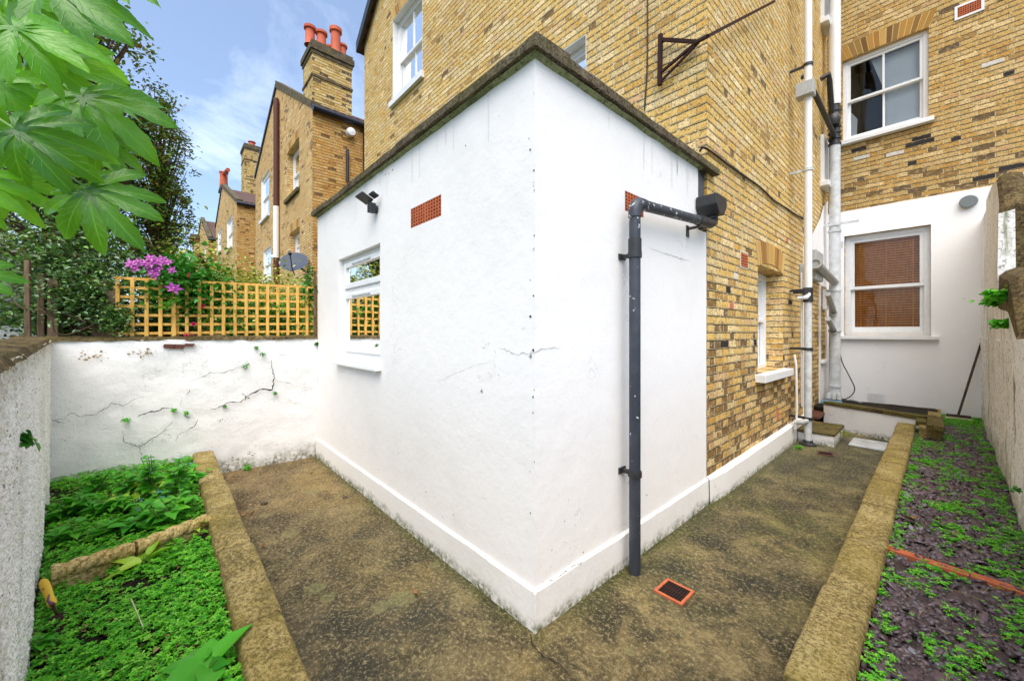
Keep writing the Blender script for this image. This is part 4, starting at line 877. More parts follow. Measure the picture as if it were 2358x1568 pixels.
mb = MB(); mb.tube([(bx, by+.08, 2.311), (bx+.0, 3.36, 2.40)], .0345, 20); part(mb, 'cross_pipe', M_flake, bp, smooth=True)
mb = MB(); mb.tube([(bx, 3.12, 2.383), (bx, 3.30, 2.395)], .041, 20); mb.tube([(bx, 3.28, 2.395), (bx, 3.37, 2.40), (bx, 3.42, 2.42), (bx, 3.42, 2.45), (bx, 3.42, 2.48)], .040, 18); part(mb, 'elbow', M_blackmetal, bp, smooth=True)
hp = MB(); h0 = (bx-.09, bx+.075, 3.30, 3.55); z_ = 2.47
hp.prism([(h0[0], 3.36, z_), (h0[0], 3.46, z_), (h0[0], 3.52, z_+.07), (h0[0], 3.52, z_+.155), (h0[0], 3.30, z_+.155), (h0[0], 3.30, z_+.07)], (h0[1]-h0[0], 0, 0)); part(hp, 'hopper', M_blackmetal, bp, bevel=.006)
for z in (1.98, .62):
    mb = MB(); bracket_ring(mb, (bx, by, z), .0345, .008, .035); mb.box(by-.035, by+.035, .0, .012, z-.018, z+.018, fb); mb.box(by-.012, by+.012, .01, .065, z-.012, z+.012, fb); part(mb, 'bracket', M_blackmetal, bp)
mb = MB(); bracket_ring(mb, (bx, by, 2.03), .0345, .006, .10); part(mb, 'socket', M_blackmetal, bp, smooth=True)
mb = MB(); mb.box(3.14, 3.155, 0, .10, 2.325, 2.345, fb); mb.box(3.125, 3.17, .0, .008, 2.27, 2.36, fb); part(mb, 'bracket', M_blackmetal, bp)
# white rainwater pipe
rpx, rpy = -1.16, 6.36
rp = thing('rainwater_pipe', 'slim white rainwater pipe running up the brick side wall', 'drainpipe', (rpx, rpy, 0))
mb = MB(); mb.tube([(rpx, rpy, .05), (rpx, rpy, 1.9)], .042, 18); part(mb, 'lower_pipe', M_greypaint, rp, smooth=True)
mb = MB(); mb.tube([(rpx, rpy, 1.9), (rpx, rpy, 8.2)], .045, 18); part(mb, 'upper_pipe', M_wpaint, rp, smooth=True)
mb = MB(); mb.lathe((rpx, rpy, .0), (0, 0, 1), [(.095, 0), (.095, .02), (.06, .04), (.05, .07)], 18); part(mb, 'base_collar', M_blackmetal, rp, smooth=True)
for z, m in ((2.06, M_blackmetal), (5.05, M_blackmetal), (3.66, M_greypaint), (1.28, M_blackmetal), (.36, M_blackmetal)):
    mb = MB(); mb.lathe((rpx, rpy, z-.02), (0, 0, 1), [(.044, 0), (.058, 0), (.058, .035), (.044, .035)], 16); mb.box(rpx-.20, rpx-.05, rpy-.012, rpy+.012, z-.015, z+.015); part(mb, 'bracket', m, rp)
mb = MB(); mb.lathe((rpx, rpy, 1.90), (0, 0, 1), [(.043, 0), (.055, 0), (.055, .19), (.046, .19)], 16); part(mb, 'black_socket', M_blackmetal, rp, smooth=True)
mb = MB(); mb.box(rpx-.12, rpx+.075, rpy-.11, rpy+.05, 4.62, 4.80); part(mb, 'hopper', M_greypl, rp, bevel=.008)
mb = MB(); mb.tube([(rpx-.10, rpy-.1, .30), (rpx-.05, rpy-.1, .31), (rpx, rpy-.04, .33)], [.03, .034, .03], 14); mb.tube([(rpx-.12, rpy-.12, .2), (rpx-.11, rpy-.1, .30)], .02, 10); part(mb, 'waste_branch', M_greypl, rp, smooth=True)
mb = MB(); mb.tube([(rpx-.115, rpy-.06, .35), (rpx-.11, rpy-.06, .52), (rpx-.12, rpy-.05, 1.06), (rpx-.14, rpy-.05, 1.2)], .014, 8); mb.tube([(rpx-.07, rpy+.02, .5), (rpx-.075, rpy+.02, 2.3)], .012, 8); part(mb, 'thin_pipe', M_wpaint, rp, smooth=True)
# soil pipe
spx, spy = -1.20, 8.62
sp = thing('soil_pipe', 'thick white soil pipe in the corner with black jointed branches', 'drainpipe', (spx, spy, .3))
mb = MB(); mb.tube([(spx, spy, .36), (spx, spy, 4.75)], .078, 20); part(mb, 'lower_pipe', M_greypaint, sp, smooth=True)
mb = MB(); mb.tube([(spx, spy, 5.42), (spx, spy, 8.5)], .084, 20); part(mb, 'upper_pipe', M_wpaint, sp, smooth=True)
mb = MB(); mb.tube([(spx, spy, 4.7), (spx, spy, 5.45)], .072, 18)
for z in (4.72, 4.82, 4.92, 5.02, 5.3): mb.lathe((spx, spy, z), (0, 0, 1), [(.072, 0), (.09, .005), (.09, .04), (.072, .045)], 16)
part(mb, 'black_stack_joint', M_blackmetal, sp, smooth=True)
mb = MB(); mb.tube([(spx, spy, 5.08), (spx-.01, spy-.16, 5.14), (spx-.02, spy-.34, 5.7), (spx-.02, spy-.42, 5.78), (spx-.12, spy-.44, 5.74)], .04, 12); mb.lathe((spx, spy-.14, 5.02), (0, 0, 1), [(0, 0), (.08, 0), (.10, .06), (.10, .14), (.06, .2), (0, .2)], 14); part(mb, 'black_branch', M_blackmetal, sp, smooth=True)
mb = MB(); mb.tube([(spx, spy, 4.82), (spx, spy-.22, 4.9), (spx-.02, rpy+.5, 5.02), (spx-.02, rpy+.36, 5.12), (spx-.10, rpy+.34, 5.1)], .035, 12); part(mb, 'black_branch', M_blackmetal, sp, smooth=True)
mb = MB(); a = PX(1878.5, 607, -1.16); b = Vector((spx, spy, 2.36)); mb.tube([a, a.lerp(b, .1), b], [.07, .062, .062], 18); mb.lathe(a-(b-a).normalized()*.02, (b-a).normalized(), [(.05, 0), (.074, 0), (.074, .10), (.06, .11)], 18); part(mb, 'grey_branch', M_greypl, sp, smooth=True)
for z0_, z1_ in ((2.12, 1.86), (1.72, 1.54)): mb = MB(); mb.tube([(spx, spy-.62, z0_), (spx, spy-.1, z1_), (spx, spy, z1_-.03)], .04, 12); mb.lathe((spx, spy-.14, z1_-.02), (0, 1, 0), [(.04, 0), (.055, 0), (.055, .05), (.04, .05)], 12); part(mb, 'grey_branch', M_greypl, sp, smooth=True)
for z in (3.35, 3.22, 2.2, 1.5, .55): mb = MB(); mb.lathe((spx, spy, z), (0, 0, 1), [(.079, 0), (.092, .004), (.092, .04), (.079, .044)], 18); part(mb, 'collar', M_greypaint, sp, smooth=True)
mb = MB(); mb.box(-.15, .32, -.03, -.01, 0, .03, FR((spx, spy-.06, 3.33), (1, 0, 0), (0, 1, 0))); part(mb, 'bracket', M_greypaint, sp)
mb = MB()
for k in range(3): mb.tube([(spx-.06+.07*k, spy-.18, .36), (spx-.06+.07*k, spy-.17, .42), (spx-.06+.06*k, spy-.02, .44)], .035, 10)
part(mb, 'drain_inlet', M_greypl, sp, smooth=True)
mb = MB(); q = PY(1915, 917, 8.2); mb.box(-1.30, -1.06, 8.05, 8.35, .315, .36); tag(mb.build('drain_tray', M_blue, bevel=.008), 'blue plastic tray at the foot of the thick white soil pipe', 'tray')
mb = MB(); a = PX(1882, 640, -1.24); mb.box(-1.30, -1.2, a.y-.32, a.y+.22, 2.28, 2.72); eb = mb.build('meter_box', M_greypl, bevel=.01); tag(eb, 'pale grey electric box above the side door, red mark on top', 'box')
# lamp by the rain pipe
sl_ = thing('security_light', 'small black and white security light on the white rainwater pipe', 'light', (rpx+.0, rpy-.08, 2.0))
mb = MB(); mb.box(-.10, .04, -.18, -.08, -.01, .045, FR((rpx, rpy, 2.02), (1, -.2, .0), (0.2, 1, 0)), jit=.004); part(mb, 'lamp_head', M_blackmetal, sl_, bevel=.006)
mb = MB(); mb.tube([(rpx-.09, rpy-.14, 1.95), (rpx, rpy-.1, 1.96), (rpx+.01, rpy-.04, 2.0)], [.02, .032, .03], 12); part(mb, 'sensor', M_upvc, sl_, smooth=True)
mb = MB(); mb.box(6.9, 6.98, .003, .05, 2.28, 2.5, fx); tag(mb.build('junction_box', M_greypl, bevel=.006), 'slim cream box on brickwork beside the rainwater pipe', 'box')
# floodlight on the extension
fl = thing('floodlight', 'small black floodlight with sensor fixed high on the white extension', 'light', PY(868, 470, EY-.03))
c = PY(868, 470, EY-.0)
mb = MB(); mb.tube([c+Vector((0, -.001, -.05)), c+Vector((0, -.03, -.05))], .035, 14); mb.box(c.x-.03, c.x+.03, EY-.075, EY-.02, c.z-.085, c.z-.005); part(mb, 'mount', M_blackmetal, fl, bevel=.004)
fF = FR(c+Vector((-.035, -.13, .03)), (1, .15, 0), (0.12, -.75, -.5)); 
def ori_box(mb, c, ux, uy, uz, a, b, d):
    b0 = len(mb.v)
    for z in (-d, d):
        for (x, y) in ((-a, -b), (a, -b), (a, b), (-a, b)): mb.v.append(c+ux*x+uy*y+uz*z)
    for q in ((0, 3, 2, 1), (4, 5, 6, 7), (0, 1, 5, 4), (1, 2, 6, 5), (2, 3, 7, 6), (3, 0, 4, 7)): mb.f.append([b0+i for i in q])
ux = Vector((1, 0, 0)); uy = Vector((0, -.9, .44)).normalized(); uz = ux.cross(uy)
mb = MB(); cc = c+Vector((-.03, -.10, .035)); ori_box(mb, cc, ux, uy, uz, .075, .055, .009); part(mb, 'lamp_head', M_blackmetal, fl, bevel=.004)
mb = MB(); ori_box(mb, cc-uz*.010, ux, uy, uz, .062, .042, .0015); part(mb, 'lens', simple('frosted_lens', (.6, .6, .58), .25), fl)
mb = MB(); ori_box(mb, c+Vector((.075, -.06, .045)), ux, uy, uz, .045, .03, .008); mb.tube([c+Vector((0, -.05, -.02)), c+Vector((0, -.07, .03))], .014, 10); part(mb, 'sensor_arm', M_blackmetal, fl, bevel=.003)
# gullies
def gully(c, sz, ang, label, m=M_terra):
    t = thing('drain_gully', label, 'drain', c); ct, sn = math.cos(ang), math.sin(ang); f = FR((c[0], c[1], .004), (ct, sn, 0), (-sn, ct, 0))
    mb = MB(); s = sz/2; w_ = .016; mb.box(-s, s, -s, -s+w_, -.06, .008, f); mb.box(-s, s, s-w_, s, -.06, .008, f); mb.box(-s, -s+w_, -s+w_, s-w_, -.06, .008, f); mb.box(s-w_, s, -s+w_, s-w_, -.06, .008, f); part(mb, 'frame', m, t, bevel=.002)
    mb = MB(); mb.box(-s+w_, s-w_, -s+w_, s-w_, -.004, .0035, f); part(mb, 'pit', M_dark, t)
    mb = MB(); k = 9
    for i in range(k): x = -s+w_+(sz-2*w_)*(i+.5)/k; mb.box(x-.003, x+.003, -s+w_+.002, s-w_-.002, .0036, .007, f)
    mb.box(-s+w_, s-w_, -.004, .004, .0036, .0078, f); part(mb, 'grate', M_iron, t); return t
gq = [PZ(*p, 0) for p in ((1550, 1335), (1600, 1367), (1558, 1397), (1503, 1358))]; gc = sum(gq, Vector())/4
gully(gc, .165, math.atan2((gq[1]-gq[0]).y, (gq[1]-gq[0]).x)+.2, 'square terracotta drain with dark grate near the black downpipe')
gully(Vector((-.93, 6.05, 0)), .15, .2, 'small terracotta drain at the foot of the white rainwater pipe', M_redtile)
# iron bracket, rod, wires, roof vents
br = thing('wall_bracket', 'rusty triangular iron bracket high on the yellow brick wall', 'bracket', (-1.797, OY, 3.9))
def bar(mb, a, b, t=.02): mb.tube([a, b], t, 4)
def yb(px, py, o_=.05): return PY(px, py, OY-o_)
mb = MB(); bar(mb, yb(1521, 80), yb(1519, 197), .024); part(mb, 'upright', M_iron, br)
mb = MB(); bar(mb, yb(1525, 92), yb(1603, 97), .02); part(mb, 'top_arm', M_iron, br)
mb = MB(); bar(mb, yb(1524, 166), yb(1605, 97), .015); bar(mb, yb(1523, 187), yb(1610, 97), .013); part(mb, 'brace', M_iron, br)
mb = MB(); e0 = yb(1600, 99, .07); e1 = PX(1630, 84, EX1+.09); e2 = PX(1783, 4, EX1+.09); bar(mb, e0, e1, .017); bar(mb, e1, e2, .017); ro = mb.build('iron_rod', M_iron); tag(ro, 'long dark iron rod slanting up across the brick corner from the bracket', 'rod')
def cable(name, pts, r, label, m=M_cable, cat='cable'):
    P = [Vector(p) for p in pts]; Q = []
    for i in range(len(P)-1):      # catmull-rom
        p0, p1, p2, p3 = P[max(0, i-1)], P[i], P[i+1], P[min(len(P)-1, i+2)]
        for k in range(6):
            t = k/6; Q.append(.5*((2*p1)+(p2-p0)*t+(2*p0-5*p1+4*p2-p3)*t*t+(3*p1-p0-3*p2+p3)*t**3))
    Q.append(P[-1]); mb = MB(); mb.tube(Q, r, 8); return tag(mb.build(name, m, smooth=True), label, cat)
cable('cable', [yb(1491, -20, .012), yb(1491, 80, .012), yb(1490, 160, .012), yb(1484, 255, .012)], .007, 'thin dark cable hanging straight down the upper brick wall')
def s6(x, y): return ((x/2.613+1900)/1.1874, (y/2.613)/1.1874)
cable('cable', [yb(1612, 348, .02)]+[PX(*s6(*p), EX1+.014) for p in ((62, 1056), (130, 1095), (240, 1180), (345, 1255), (430, 1312), (500, 1370), (560, 1432), (640, 1480), (715, 1530), (780, 1568))], .010, 'black cable sagging diagonally across the brick side wall')
cable('cable', [PY(1931, 790, RY-.05), PY(1938, 830, RY-.1), PY(1955, 865, RY-.15), PY(1968, 895, RY-.2), PY(1955, 915, RY-.25), PY(1925, 922, RY-.3)], .008, 'black cable loop hanging below the window against white render')
cable('hose', [PY(1932, 915, RY-.2), PY(1950, 920, RY-.16), PY(1968, 922, RY-.12), PY(1990, 930, RY-.08), PY(2002, 934, RY-.06)], .014, 'grey hose lying along the planter towards the white vent grille', M_greypl, 'hose')
mb = MB(); c = PX(1500, 270, -1.75)
mb.tube([(-1.62, 2.62, 2.9), (-1.62, 2.62, 3.10), (-1.62, 2.70, 3.16), (-1.62, 2.78, 3.10), (-1.62, 2.8, 2.9)], .03, 12); mb.tube([(-1.60, 2.86, 2.9), (-1.60, 2.88, 3.06), (-1.6, 2.93, 3.10)], .035, 12); tag(mb.build('roof_pipe', M_greypl, smooth=True), 'grey bent pipes poking above the coping of the flat roof', 'pipe')
mb = MB(); mb.prism([(-1.50, 2.98, 2.9), (-1.50, 3.10, 2.9), (-1.50, 3.14, 3.12)], (-.02, 0, 0)); tag(mb.build('lead_offcut', M_lead), 'small grey wedge of lead standing above the coping near the brick corner', 'lead sheet')
# vent cowl on the rear wall
c = PY(2230, 466, RY-.02); vc = thing('vent_cowl', 'round grey vent cowl on the white wall beside the boundary wall', 'vent', c)
mb = MB(); mb.lathe(c, (0, -1, 0), [(.06, 0), (.06, .04), (.05, .045)], 20); part(mb, 'collar', M_dark, vc, smooth=True)
mb = MB(); mb.lathe(c+Vector((0, -.045, 0)), (0, -1, 0), [(.0, .02), (.085, .02), (.095, .0), (.085, -.01)], 20)
for k in range(14): a = 2*math.pi*k/14; mb.box(c.x+.07*math.cos(a)-.006, c.x+.07*math.cos(a)+.006, c.y-.05, c.y-.004, c.z+.07*math.sin(a)-.006, c.z+.07*math.sin(a)+.006)
part(mb, 'cap', simple('dark_grey_plastic', srgb(112, 118, 118), .5), vc)
# broom
bt = PY(2263, 778, RY-.05); bb = PZ(2207, 955, .30); br_ = thing('broom', 'broom with dark handle leaning against the white wall beyond the slate bed', 'broom', bb)
mb = MB(); mb.tube([bb, bt], .014, 10); part(mb, 'handle', M_handle, br_, smooth=True)
mb = MB(); mb.box(bb.x-.12, bb.x+.12, bb.y-.03, bb.y+.03, bb.z-.035, bb.z+.0); part(mb, 'stock', M_handle, br_, bevel=.006)
mb = MB(); mb.box(bb.x-.125, bb.x+.125, bb.y-.045, bb.y+.035, bb.z-.10, bb.z-.035, jit=.006); part(mb, 'bristles', M_bristle, br_)
# edging strips in the slate bed, rope edging and trowel in the leafy bed
te = PZ(2035, 1262, .235); tf = PZ(2358, 1368, .235); tt = thing('clay_edging', 'orange clay channel tiles laid across the slate bed', 'edging', te)
d_ = (tf-te); cuts = [0, .32, .66, 1.12]
for a, b in zip(cuts[:-1], cuts[1:]):
    p, q = te+d_*(a+.006), te+d_*(b-.006); f = FR(p, (q-p), (-(q-p).y, (q-p).x, 0)); l = (q-p).length; mb = MB(); dz = random.uniform(-.004, .004)
    mb.prism([f(0, n_, z+dz) for n_, z in ((-.028, -.02), (-.028, .014), (-.02, .016), (-.012, .004), (.012, .004), (.02, .016), (.028, .014), (.028, -.02))], (q-p)); part(mb, 'channel_tile', M_terra, tt, bevel=.002)
def rope_piece(p, q, label):
    t = thing('rope_edging', label, 'edging', p); L = (q-p).length; f = FR(p, (q-p), (-(q-p).y, (q-p).x, 0)); mb = MB(); nn, kk = 150, 28; b0 = len(mb.v); r0 = .036
    for i in range(nn+1):
        u = L*i/nn; 
        for k in range(kk):
            a = 2*math.pi*k/kk; rr = r0*(.72+.42*abs(math.sin(a+u*math.pi/.082))**.55); mb.v.append(f(u, math.cos(a)*rr, .075+math.sin(a)*rr+(.0)))
    for i in range(nn):
        for k in range(kk): mb.f.append([b0+i*kk+k, b0+i*kk+(k+1) % kk, b0+(i+1)*kk+(k+1) % kk, b0+(i+1)*kk+k])
    mb.f.append([b0+k for k in range(kk)]); mb.f.append([b0+nn*kk+k for k in range(kk)])
    part(mb, 'rope_top', M_rope, t, smooth=True); mb = MB(); mb.box(0, L, -.018, .018, -.08, .048, f); part(mb, 'base_slab', M_rope, t, bevel=.004)
r0_, r1_, r2_ = PZ(118, 1355, .21), PZ(310, 1292, .205), PZ(478, 1222, .20)
rope_piece(r0_, r1_-(r1_-r0_)*.01, 'twisted rope-top stone edging next to the yellow trowel'); rope_piece(r1_+(r2_-r1_)*.01, r2_, 'twisted rope-top stone edging reaching the concrete kerb')
tw = thing('hand_trowel', 'garden trowel with yellow and purple handle stuck in the leafy bed', 'trowel', PZ(140, 1420, .22))
h0_, h1_ = PZ(98, 1335, .33), PZ(122, 1393, .27)
M_tyel = simple('yellow_rubber', srgb(222, 178, 44), .5); M_tpur = simple('purple_rubber', srgb(112, 72, 92), .6)
mb = MB(); ax = (h1_-h0_); P = [h0_+ax*t for t in (0, .06, .2, .45, .7, .88, 1.)]; mb.tube(P, [.008, .014, .0175, .0165, .0135, .0165, .012], 16); part(mb, 'handle_grip', M_tyel, tw, smooth=True)
mb = MB(); s_ = ax.cross(Vector((0, 0, 1))).normalized(); cm = (Vector((0, 0, EYE))-h0_).normalized(); P = [h0_+ax*t+cm*(r+.0015-.006)+s_*o_ for t, o_, r in ((.12, -.008, .013), (.35, .006, .0165), (.55, -.004, .0155), (.8, .006, .0145), (.98, 0, .014))]; mb.tube(P, [.005, .007, .0065, .008, .009], 10); part(mb, 'grip_inlay', M_tpur, tw, smooth=True)
mb = MB(); b0_ = h1_+ax.normalized()*.06; mb.tube([h1_, b0_], .005, 8); e_ = ax.normalized(); 
for sgn in (0,): mb.prism([b0_-s_*.012, b0_+e_*.02-s_*.03, b0_+e_*.09-s_*.026, b0_+e_*.13, b0_+e_*.09+s_*.026, b0_+e_*.02+s_*.03, b0_+s_*.012], cm*.002)
part(mb, 'blade', M_iron, tw)
# ------------------------------------------------------------------ trellis on the wall
tr = thing('trellis', 'yellow square wooden trellis panel standing on the white garden wall', 'trellis', fL(1.3, -.06, 1.44))
tu0, tu1 = (onL(268, 760)-fL.o).dot(fL.u), LL-.02; npt = 18; tz0, tz1 = 1.455, 2.035
tz = lambda u: .028*(u-tu0)/(tu1-tu0)-.02
for i in range(npt):
    u = tu0+(tu1-tu0)*i/(npt-1); mb = MB(); z_ = tz(u); mb.box(u-.0145, u+.0145, -.062, -.050, tz0+z_, tz1+z_+random.uniform(-.002, .004), fL, jit=.0012); part(mb, 'upright', M_trellis, tr)
for j in range(7):
    z = tz0+.05+j*.0885; f2 = FR(fL(tu0-.03, 0, z+tz(tu0)), fL.u+Vector((0, 0, .028/(tu1-tu0))), fL.n); mb = MB(); mb.box(0, tu1-tu0+.05, -.0755, -.0635, -.0125, .0125, f2, jit=.001); part(mb, 'rail', M_trellis, tr)
mb = MB(); mb.box(tu0+.38, tu0+.44, -.13, -.08, 1.2, 2.0, fL); part(mb, 'post', M_trellis, tr)
def post(u0, u1, n0, n1, z0, z1, label): mb = MB(); mb.box(u0, u1, n0, n1, z0, z1, fL, jit=.006); tag(mb.build('fence_post', M_oldwood, bevel=.004), label, 'post', None)
def uL(px): return (onL(px, 700)-fL.o).dot(fL.u)
post(uL(50), uL(66), -.06, -.03, 1.44, 2.12, 'slim pale weathered post at the left end of the old fence')
post(uL(70), uL(88), -.22, -.16, 1.3, 2.02, 'reddish weathered post behind the pale slim post')
post(uL(104), uL(128), -.12, -.06, 1.3, 1.98, 'wide grey weathered post left of the dark bush')
post(uL(200), uL(238), -.20, -.13, 1.3, 2.0, 'grey weathered post half hidden under the dark bush')
post(uL(240), uL(262), -.10, -.06, 1.42, 1.90, 'grey weathered board beside the yellow trellis')
mb = MB(); mb.box(LL-.05, LL-.02, -.05, -.02, 1.44, 2.24, fL, jit=.004); tag(mb.build('fence_post', M_oldwood), 'thin mossy post between the trellis and the white extension', 'post')
# ------------------------------------------------------------------ white fence far left and neighbour terrace
wf = thing('slatted_fence', 'white horizontal slat fence on a white wall beyond the old posts', 'fence', (-8.2, -2.2, 0))
fW = FR((-8.4, 0, 0), (0, 1, 0), (1, 0, 0))
for j in range(9): mb = MB(); z = 1.72+j*.098; mb.box(-4.2, -1.0, 0, .02, z, z+.08, fW); part(mb, 'slat', M_slat, wf)
mb = MB(); mb.box(-4.2, -1.0, -.06, -.02, 1.7, 2.6, fW); part(mb, 'backing', M_greypaint, wf)
mb = MB(); mb.box(-4.2, -1.0, -.1, .05, 1.60, 1.70, fW); part(mb, 'rail', M_oldwood, wf)
mb = MB(); mb.box(-4.2, -1.0, -.2, .03, 0, 1.6, fW); part(mb, 'base_wall', M_white, wf)
def terrace(label, X1, Yp, zc, xa, za, xl, zl, wins, side_m, chim, depth=None, scale_w=1.0):
    h = thing('terraced_house', label, 'house', (X1, Yp, 0)); f = FY(Yp); fs = FX(X1); fbk = FR((0, 0, 0), (1, 0, 0), (0, 1, 0)); D_ = RY-Yp if depth is None else depth
    mb = MB(); mb.panel(f, xl, xa, 0, za, [w_[0] for w_ in wins if w_[0][1] < xa], rev=.22); mb.clip(0, f, (xl, zl), (xa, za)); k0 = len(mb.f); mb.panel(f, xa, X1, 0, za, [w_[0] for w_ in wins if w_[0][0] > xa], rev=.22); mb.clip(k0, f, (xa, za), (X1, zc)); mb.poly((xl, Yp, 0), (xl, Yp+D_, 0), (xl, Yp+D_, zl), (xl, Yp, zl)); weld(part(mb, 'gable_wall', M_brick_far, h))
    mb = MB(); mb.poly((X1, Yp, 0), (X1, Yp+D_, 0), (X1, Yp+D_, zc), (X1, Yp, zc)); part(mb, 'side_wall', side_m, h)
    mb = MB(); e = .12; 
    mb.prism([(X1+.15, Yp+.3, zc-.03), (xa, Yp+.3, za-.1), (xa, Yp+.3, za+.02), (X1+.15, Yp+.3, zc+.1)], (0, D_, 0)); mb.prism([(xl-.1, Yp+.3, zl-.03), (xa, Yp+.3, za-.1), (xa, Yp+.3, za+.02), (xl-.1, Yp+.3, zl+.1)], (0, D_, 0)); part(mb, 'roof', M_tile, h)
    mb = MB(); t = .28
    mb.prism([(X1, Yp-.04, zc), (xa, Yp-.04, za), (xa-.1, Yp-.04, za+.35), (X1+.02, Yp-.04, zc+.2)], (0, t, 0)); part(mb, 'verge_coping', M_coping, h)
    mb = MB(); mb.prism([(xl-.05, Yp-.06, zl-.1), (xa, Yp-.06, za), (xa, Yp-.06, za+.16), (xl-.05, Yp-.06, zl+.06)], (0, .1, 0)); part(mb, 'bargeboard', M_blackmetal, h)
    mb = MB(); mb.tube([(X1+.12, Yp-.02, zc-.05), (X1+.12, Yp+D_, zc-.05)], .11, 10); part(mb, 'gutter', M_gutter, h, smooth=True)
    for (r, white_in, sm) in wins:
        window(h, f, *r, rev=.22 if not white_in else .06, fw=.09, sw=.07, room=M_curtain if not white_in else M_white_in, roomd=.3, sill=(.1, .14, .1), sillm=sm, glass=M_glass); 
        if white_in: cover(f, *r, .2, h)
        else: arch(h, f, r[0], r[1], r[3]-.02, .3, 12, .04)
    for (x0, x1, y0, y1, z0, z1, m, pots) in chim:
        mb = MB(); mb.box(x0, x1, y0, y1, z0, z1-.5); c_ = part(mb, 'chimney', m, h); mb = MB(); mb.box(x0-.03, x1+.03, y0-.03, y1+.03, z1-.5, z1-.38); mb.box(x0-.07, x1+.07, y0-.07, y1+.07, z1-.38, z1-.2); mb.box(x0-.03, x1+.03, y0-.03, y1+.03, z1-.2, z1-.08); mb.box(x0-.03, x1+.03, y0-.03, y1+.03, z1-1.25, z1-1.17); part(mb, 'chimney_crown', M_coping, c_)
        for (px_, py_, hh, rr) in pots: mb = MB(); mb.lathe((px_, py_, z1-.02), (0, 0, 1), [(rr*1.05, 0), (rr*.9, hh*.1), (rr*.82, hh*.82), (rr*1.12, hh*.86), (rr*1.12, hh), (rr*.75, hh), (rr*.7, hh*.6)], 16); part(mb, 'chimney_pot', M_pot, c_, smooth=True)
    return h
def yw(p0, py_top, py_bot, Yp):      # window rectangle from its right jamb
    a, b = PY(p0[1], py_top, Yp), PY(p0[1], py_bot, Yp); l = PY(p0[0], py_top, Yp); return (l.x, a.x, b.z, a.z)
Y2 = 3.55; C2 = PY(719.5, 248, Y2); A2_ = PY(637, 203, Y2); L2_ = PY(588.5, 408, Y2)
ch = PX(719, 250, C2.x-.15); ch2 = PX(810, 262, C2.x-.15); ct = PX(716, 84, C2.x-.15)
ltop = ct.z
h2 = terrace('near brick terraced house with tall chimney stack of red pots and a satellite dish', C2.x, Y2, C2.z, A2_.x, A2_.z, L2_.x, L2_.z,
    [(yw((661, 689), 314, 433, Y2), False, M_mosscop), (yw((666, 690), 521, 584, Y2), False, M_wpaint), (yw((602, 620), 389, 491, Y2), True, M_wpaint), (yw((607, 624), 565, 640, Y2), True, M_wpaint)], M_brick_far2,
    [(C2.x-1.25, C2.x-.15, ch.y, ch2.y, 8.4, ltop, M_brick_stack, [(C2.x-.6, PX(714, 60, C2.x-.6).y, .62, .17), (C2.x-.5, PX(740, 60, C2.x-.5).y, .55, .17), (C2.x-.95, PX(758, 60, C2.x-.95).y, .5, .14), (C2.x-.42, PX(773, 60, C2.x-.42).y, .85, .18), (C2.x-.5, PX(788, 60, C2.x-.5).y, .45, .15)])])
ltop_px = None
mb = MB(); p0 = PY(636, 228, Y2-.12); p1 = PY(641, 470, Y2-.12); p2 = PY(642, 590, Y2-.12); mb.tube([Vector((p0.x, p0.y, p0.z)), Vector((p0.x, p0.y, p1.z))], .1, 10); part(mb, 'brown_downpipe', M_brownpipe, h2, smooth=True)
mb = MB(); mb.tube([Vector((p0.x, p0.y, p1.z)), Vector((p0.x, p0.y, p2.z))], .11, 10); mb.tube([Vector((p0.x-.7, p0.y, p2.z+.15)), Vector((p0.x, p0.y, p2.z))], .09, 10); part(mb, 'white_downpipe', M_wpaint, h2, smooth=True)
mb = MB(); mb.tube([Vector((p0.x, p0.y, p2.z)), Vector((p0.x, p0.y, 0))], .1, 10); part(mb, 'brown_downpipe', M_brownpipe, h2, smooth=True)
mb = MB(); q = PX(842, 330, C2.x+.12); mb.tube([(C2.x+.12, q.y, C2.z-.1), (C2.x+.12, q.y, 1)], .09, 10); part(mb, 'black_downpipe', M_gutter, h2, smooth=True)
q = PX(808, 305, C2.x+.15); mb = MB(); mb.lathe(q, (1, 0, 0), [(0, .1), (.13, .08), (.15, 0), (.13, -.14)], 14); part(mb, 'alarm_light', M_upvc, h2, smooth=True)
q = PX(800, 385, C2.x+.1); mb = MB(); mb.tube([Vector((q.x, q.y, q.z-.5)), Vector((q.x, q.y, q.z+.6))], .05, 8); part(mb, 'short_vent_pipe', M_gutter, h2)
dc = PY(676, 602, Y2-.45); ds = thing('satellite_dish', 'dark grey satellite dish on the brick terraced house above the hedge', 'satellite dish', dc)
ax = Vector((.70, -.42, .62)).normalized(); mb = MB(); mb.lathe(dc-ax*.1, ax, [(0, 0), (.16, .012), (.3, .045), (.42, .09), (.425, .10), (.41, .098), (.29, .055), (.15, .022), (0, .01)], 28); part(mb, 'reflector', M_dish, ds, smooth=True)
mb = MB(); mb.tube([dc-ax*.1+Vector((0, 0, -.35)), dc+ax*.25+Vector((.1, 0, -.42)), dc+ax*.42+Vector((0.02, 0, -.05))], .018, 8); mb.lathe(dc+ax*.38+Vector((.02, 0, -.07)), ax, [(0, 0), (.05, 0), (.05, .1), (0, .1)], 10); part(mb, 'receiver_arm', M_blackmetal, ds)
mb = MB(); mb.tube([dc-ax*.1, dc-ax*.1+Vector((0, .3, -.2)), dc-ax*.1+Vector((0, .5, -.2))], .035, 8); part(mb, 'wall_mount', M_blackmetal, ds)
Y3 = 3.03; C3 = PY(545, 466, Y3); A3_ = PY(511.6, 433, Y3); L3_ = PY(497, 522, Y3)
cx3 = A3_.x-.2; ca_, cb_ = PX(563, 340, cx3), PX(606, 340, cx3)
ctp = PX(575, 330, cx3)
